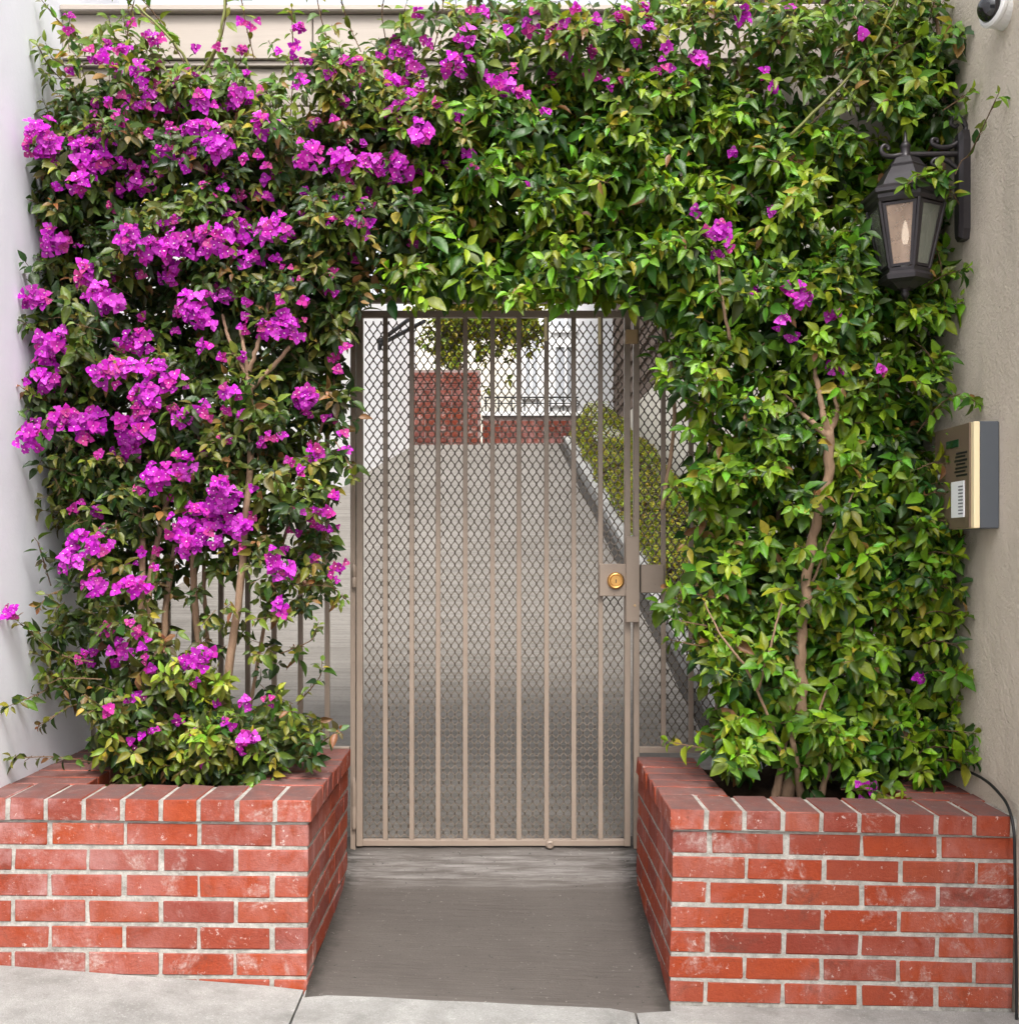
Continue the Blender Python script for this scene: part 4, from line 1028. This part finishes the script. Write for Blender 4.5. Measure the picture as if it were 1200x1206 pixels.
for u, v, r in [(825, 70, 12), (898, 87, 6), (912, 103, 6), (863, 178, 6), (845, 272, 17), (855, 288, 10), (820, 248, 7), (845, 300, 6), (940, 350, 16), (925, 340, 7), (985, 370, 9), (975, 375, 7), (918, 380, 10), (930, 395, 9), (885, 342, 6), (983, 432, 9), (1035, 437, 6), (1080, 798, 6), (1018, 928, 12), (880, 12, 6), (875, 22, 5), (930, 12, 5), (1015, 38, 5), (908, 248, 5)]:
    cluster(u, v, r, 0.9, VIV, True)
def scatter(poly, n, right=False, pal=PNK):
    x0 = min(p[0] for p in poly); x1 = max(p[0] for p in poly); y0 = min(p[1] for p in poly); y1 = max(p[1] for p in poly); k = 0
    while k < n:
        u, v = rf_.uniform(x0, x1), rf_.uniform(y0, y1)
        if not inpoly(u, v, poly): continue
        k += 1; cluster(u, v, rf_.uniform(4, 9), 0.8, pal + VIV[:2], right, sz=0.0165)
scatter(LEFT, 120); scatter(ARCH_L, 60); scatter([(60, 20), (500, 30), (500, 150), (60, 150)], 55)
scatter([(480, 10), (800, 5), (780, 90), (480, 150)], 26, True); scatter([(110, 730), (210, 740), (360, 860), (340, 895), (180, 900), (60, 800)], 30); scatter([(330, 640), (405, 560), (400, 690), (340, 720)], 12)

CL.surf = CR.surf = FC.surf = FR.surf = (lambda q: 3.5)
def twig_mesh(tw, org):
    V, T = [], []
    for a, b, r in tw:
        d = (b - a)
        if d.length < 1e-5: continue
        d.normalize(); x = d.orthogonal().normalized(); y = d.cross(x); i = len(V)
        for p, rr in ((a, r), (b, r * 0.8)):
            for k in range(3):
                an = 2.094 * k; q = p + x * (math.cos(an) * rr) + y * (math.sin(an) * rr) - org; V.append(q[:])
        for k in range(3): T.append((i + k, i + (k + 1) % 3, i + 3 + (k + 1) % 3, i + 3 + k))
    me = bpy.data.meshes.new('twigs'); me.from_pydata(V, [], T); return me
for (pl, cl, tw, fc) in ((bv_l, CL, TL, FC), (bv_r, CR, TR, FR)):
    cl.build(pl, 'leaf', 'foliage', 'leaf', TEMPL, 300)
    fc.build(pl, 'flower', 'blossom', 'bract', [FT], 300, flower=True)
    tag(obj('twigs', twig_mesh(tw, pl.location), 'twig', pl), kind='stuff')

# woody stems
def stem(pl, pts, rads, name='stem', mat='bark', n=9, wob=0.0012):
    Pt = [world(u, v, y) - pl.location for (u, v, y) in pts]
    return obj(name, tubem(Pt, [r * (0.00122 if name == 'trunk' else 0.00108) for r in rads], n, 6, wob), mat, pl, smooth=True)
L_, R_ = bv_l, bv_r
stem(L_, [(262, 935, 3.55), (262, 860, 3.50), (272, 770, 3.46), (283, 690, 3.43), (290, 600, 3.42), (296, 520, 3.42), (292, 440, 3.42)], [15, 13, 12, 11, 10, 9.5, 9])
stem(L_, [(292, 442, 3.42), (278, 418, 3.42), (268, 395, 3.43), (262, 370, 3.46)], [7.5, 6, 5, 4])
stem(L_, [(292, 442, 3.42), (288, 415, 3.40), (282, 385, 3.42)], [7, 5.5, 4])
stem(L_, [(292, 442, 3.42), (302, 410, 3.40), (312, 380, 3.42), (318, 350, 3.46)], [7, 6, 5, 4])
stem(L_, [(294, 460, 3.43), (318, 435, 3.42), (340, 410, 3.43), (360, 385, 3.48)], [7, 6.5, 5.5, 4])
stem(L_, [(215, 930, 3.60), (190, 850, 3.52), (172, 770, 3.48), (166, 700, 3.47), (168, 640, 3.5), (160, 520, 3.55), (150, 380, 3.58)], [14, 12, 11, 10, 9, 8, 6])
stem(L_, [(225, 930, 3.58), (205, 830, 3.53), (185, 760, 3.50), (176, 720, 3.49), (180, 660, 3.52), (210, 540, 3.55)], [13, 11, 10, 9.5, 9, 6])
stem(L_, [(210, 850, 3.55), (196, 780, 3.56), (195, 720, 3.56), (205, 650, 3.57), (230, 500, 3.6), (250, 300, 3.6)], [11, 9, 9, 8, 7, 5])
stem(L_, [(240, 930, 3.62), (238, 820, 3.60), (232, 740, 3.57), (228, 680, 3.55), (230, 600, 3.56), (240, 450, 3.6)], [12, 11, 10.5, 10, 9, 7])
stem(L_, [(248, 900, 3.66), (246, 780, 3.66), (240, 680, 3.64), (243, 600, 3.62)], [8, 7, 6, 5])
stem(L_, [(280, 920, 3.7), (300, 800, 3.72), (330, 650, 3.7), (380, 500, 3.7), (410, 380, 3.7)], [7, 6, 5.5, 5, 4])
stem(L_, [(105, 235, 3.46), (130, 200, 3.45), (165, 180, 3.47), (195, 165, 3.5)], [6, 5.5, 5, 4])
stem(L_, [(327, 262, 3.46), (335, 240, 3.46), (345, 222, 3.5)], [6, 5, 4])
stem(L_, [(238, 85, 3.50), (255, 55, 3.47), (262, 25, 3.45), (268, -20, 3.45)], [5, 4.5, 4, 3.5], 'shoot', 'green_stem')
stem(L_, [(205, 120, 3.5), (222, 80, 3.48), (200, 45, 3.46), (160, 5, 3.46)], [4, 4, 3.5, 3], 'shoot', 'green_stem')
stem(R_, [(922, 950, 3.53), (934, 900, 3.50), (944, 820, 3.47), (943, 760, 3.45), (950, 690, 3.44), (960, 620, 3.43), (975, 560, 3.42), (975, 508, 3.41)], [24, 17, 15, 14, 13, 12.5, 12.5, 13], 'trunk', n=12, wob=0.0028)
stem(R_, [(975, 512, 3.41), (968, 480, 3.41), (962, 450, 3.42), (955, 415, 3.48), (940, 370, 3.6)], [12, 8.5, 7.5, 5, 3])
stem(R_, [(974, 515, 3.41), (960, 500, 3.41), (948, 490, 3.44), (930, 470, 3.50), (900, 440, 3.62)], [10, 8, 6, 4, 3])
stem(R_, [(977, 510, 3.41), (986, 485, 3.42), (982, 455, 3.46), (995, 400, 3.6)], [10, 6.5, 4.5, 3])
stem(R_, [(912, 945, 3.50), (920, 900, 3.48), (926, 860, 3.47), (930, 820, 3.47)], [15, 10, 8, 6])
stem(R_, [(945, 955, 3.50), (940, 915, 3.45), (935, 880, 3.43), (928, 850, 3.46)], [13, 10, 8, 6])
stem(R_, [(962, 948, 3.48), (972, 918, 3.46), (978, 900, 3.45)], [11, 9, 8])
stem(R_, [(945, 910, 3.47), (955, 880, 3.44), (964, 840, 3.42), (980, 790, 3.5)], [5, 4, 3.5, 2])
stem(R_, [(925, 900, 3.46), (905, 845, 3.42), (880, 790, 3.40), (862, 765, 3.39), (845, 742, 3.42), (825, 700, 3.5)], [5, 4.5, 4, 3.5, 2.5, 1.5])
stem(R_, [(893, 812, 3.41), (905, 770, 3.40), (918, 720, 3.42), (930, 680, 3.52)], [4, 3.5, 2.8, 1.5])
stem(R_, [(955, 690, 3.45), (975, 640, 3.42), (1000, 590, 3.41), (1025, 550, 3.5)], [4, 3, 2.5, 1.5])
stem(R_, [(860, 400, 3.44), (850, 350, 3.43), (845, 310, 3.44), (838, 290, 3.46)], [5, 4.5, 4, 3])
stem(R_, [(930, 160, 3.46), (990, 100, 3.44), (1030, 50, 3.43), (1060, -10, 3.43)], [4.5, 4, 3.5, 3], 'shoot', 'green_stem')
stem(R_, [(1112, 200, 3.60), (1105, 150, 3.58), (1108, 90, 3.56), (1100, 0, 3.55)], [6, 6, 6, 5])
for x_ in range(7):
    u = 780 + x_ * 45
    stem(R_, [(u, 600 + x_ * 7, 3.72), (u + 15, 470, 3.74), (u - 10, 350, 3.72), (u - 60, 240, 3.7)], [7, 6, 5, 4])

# hedge beyond the gate, right of the path
hg = thing('hedge', 'clipped yellow green hedge along the right side of the path', 'hedge', (1.2, 5.5, path_z(5.5)))
HC = Cloud(); HT = []
for i in range(4200):
    y = 4.9 + 8.1 * rf_.random() ** 1.25
    a = rf_.uniform(-0.35, math.pi * 0.9); rr = 0.27 * (1 + 0.22 * noise.noise(Vector((y * 1.8, a, 3)))) * (0.86 + 0.14 * rf_.random())
    cx_ = 1.31 - 0.25 * (y - 4.1) / 8.9 + 0.03
    base = vec(cx_ - rr * math.cos(a), y, path_z(y) + 0.14 + rr * math.sin(a) * 1.15)
    ax = vec(-math.cos(a), rf_.gauss(-0.3, 0.4), math.sin(a))
    sprig(HC, HT, base, ax, 6, 0.036, 0.03, [(0.17, 0.20, 0.010), (0.24, 0.26, 0.012), (0.28, 0.30, 0.02)], [(0.40, 0.40, 0.03)], 0.2, 1.0)
HC.surf = lambda q: 3.5
HC.build(hg, 'leaf', 'foliage', 'leaf', TEMPL, 0)
bm = bmesh.new()
for k in range(26):
    y = 4.9 + k * 0.3; x_ = 1.24 - 0.25 * (y - 4.1) / 8.9
    tube_into(bm, [(x_ - 1.2, y - 5.5, path_z(y) - path_z(5.5)), (x_ - 1.2 + rf_.gauss(0, .04), y - 5.5, path_z(y) - path_z(5.5) + 0.22)], 0.012, 5)
tag(obj('stems', done(bm), 'twig', hg), kind='stuff')
# small tree behind the brick pier
tb_ = P(540, 430, 14.2); tb_.z = 2.42
tree = thing('small_tree', 'olive green weeping tree behind the brick pier', 'tree', tb_)
obj('trunk', tubem([(0, 0, 0), (0.03, 0, 0.8), (-0.05, 0, 1.5), (0.05, 0, 2.4)], [0.06, 0.05, 0.045, 0.02], 8, 5, 0.004), 'bark', tree, smooth=True)
for a_ in ((-0.5, 1.9), (0.7, 2.0), (0.3, 2.3), (-0.3, 2.4)):
    obj('limb', tubem([(-0.03, 0, 1.4), (a_[0] * 0.5, 0.05, 1.4 + (a_[1] - 1.4) * 0.8), (a_[0], 0, a_[1])], [0.03, 0.02, 0.01], 6), 'bark', tree, smooth=True)
TC = Cloud(); TT = []
for (u, v, ru, rv, n_) in ((530, 375, 30, 42, 240), (572, 372, 28, 40, 240), (612, 372, 26, 36, 240), (545, 330, 60, 40, 200), (620, 325, 45, 34, 140), (525, 415, 14, 18, 40)):
    c_ = P(u, v, 14.1)
    for i in range(n_):
        o = vec(rf_.gauss(0, .5), rf_.gauss(0, .5), rf_.gauss(0, .5))
        base = c_ + vec(o.x * ru, o.y * 26, o.z * rv) * (14.1 / F)
        sprig(TC, TT, base, vec(rf_.gauss(0, .6), -0.5, -0.5 + rf_.gauss(0, .5)), 7, 0.085, 0.09, [(0.20, 0.22, 0.015), (0.26, 0.27, 0.02), (0.12, 0.14, 0.015)], [(0.34, 0.34, 0.03)], 0.5)
TC.surf = lambda q: 3.5
TC.build(tree, 'leaf', 'crown', 'leaf', TEMPL, 0)
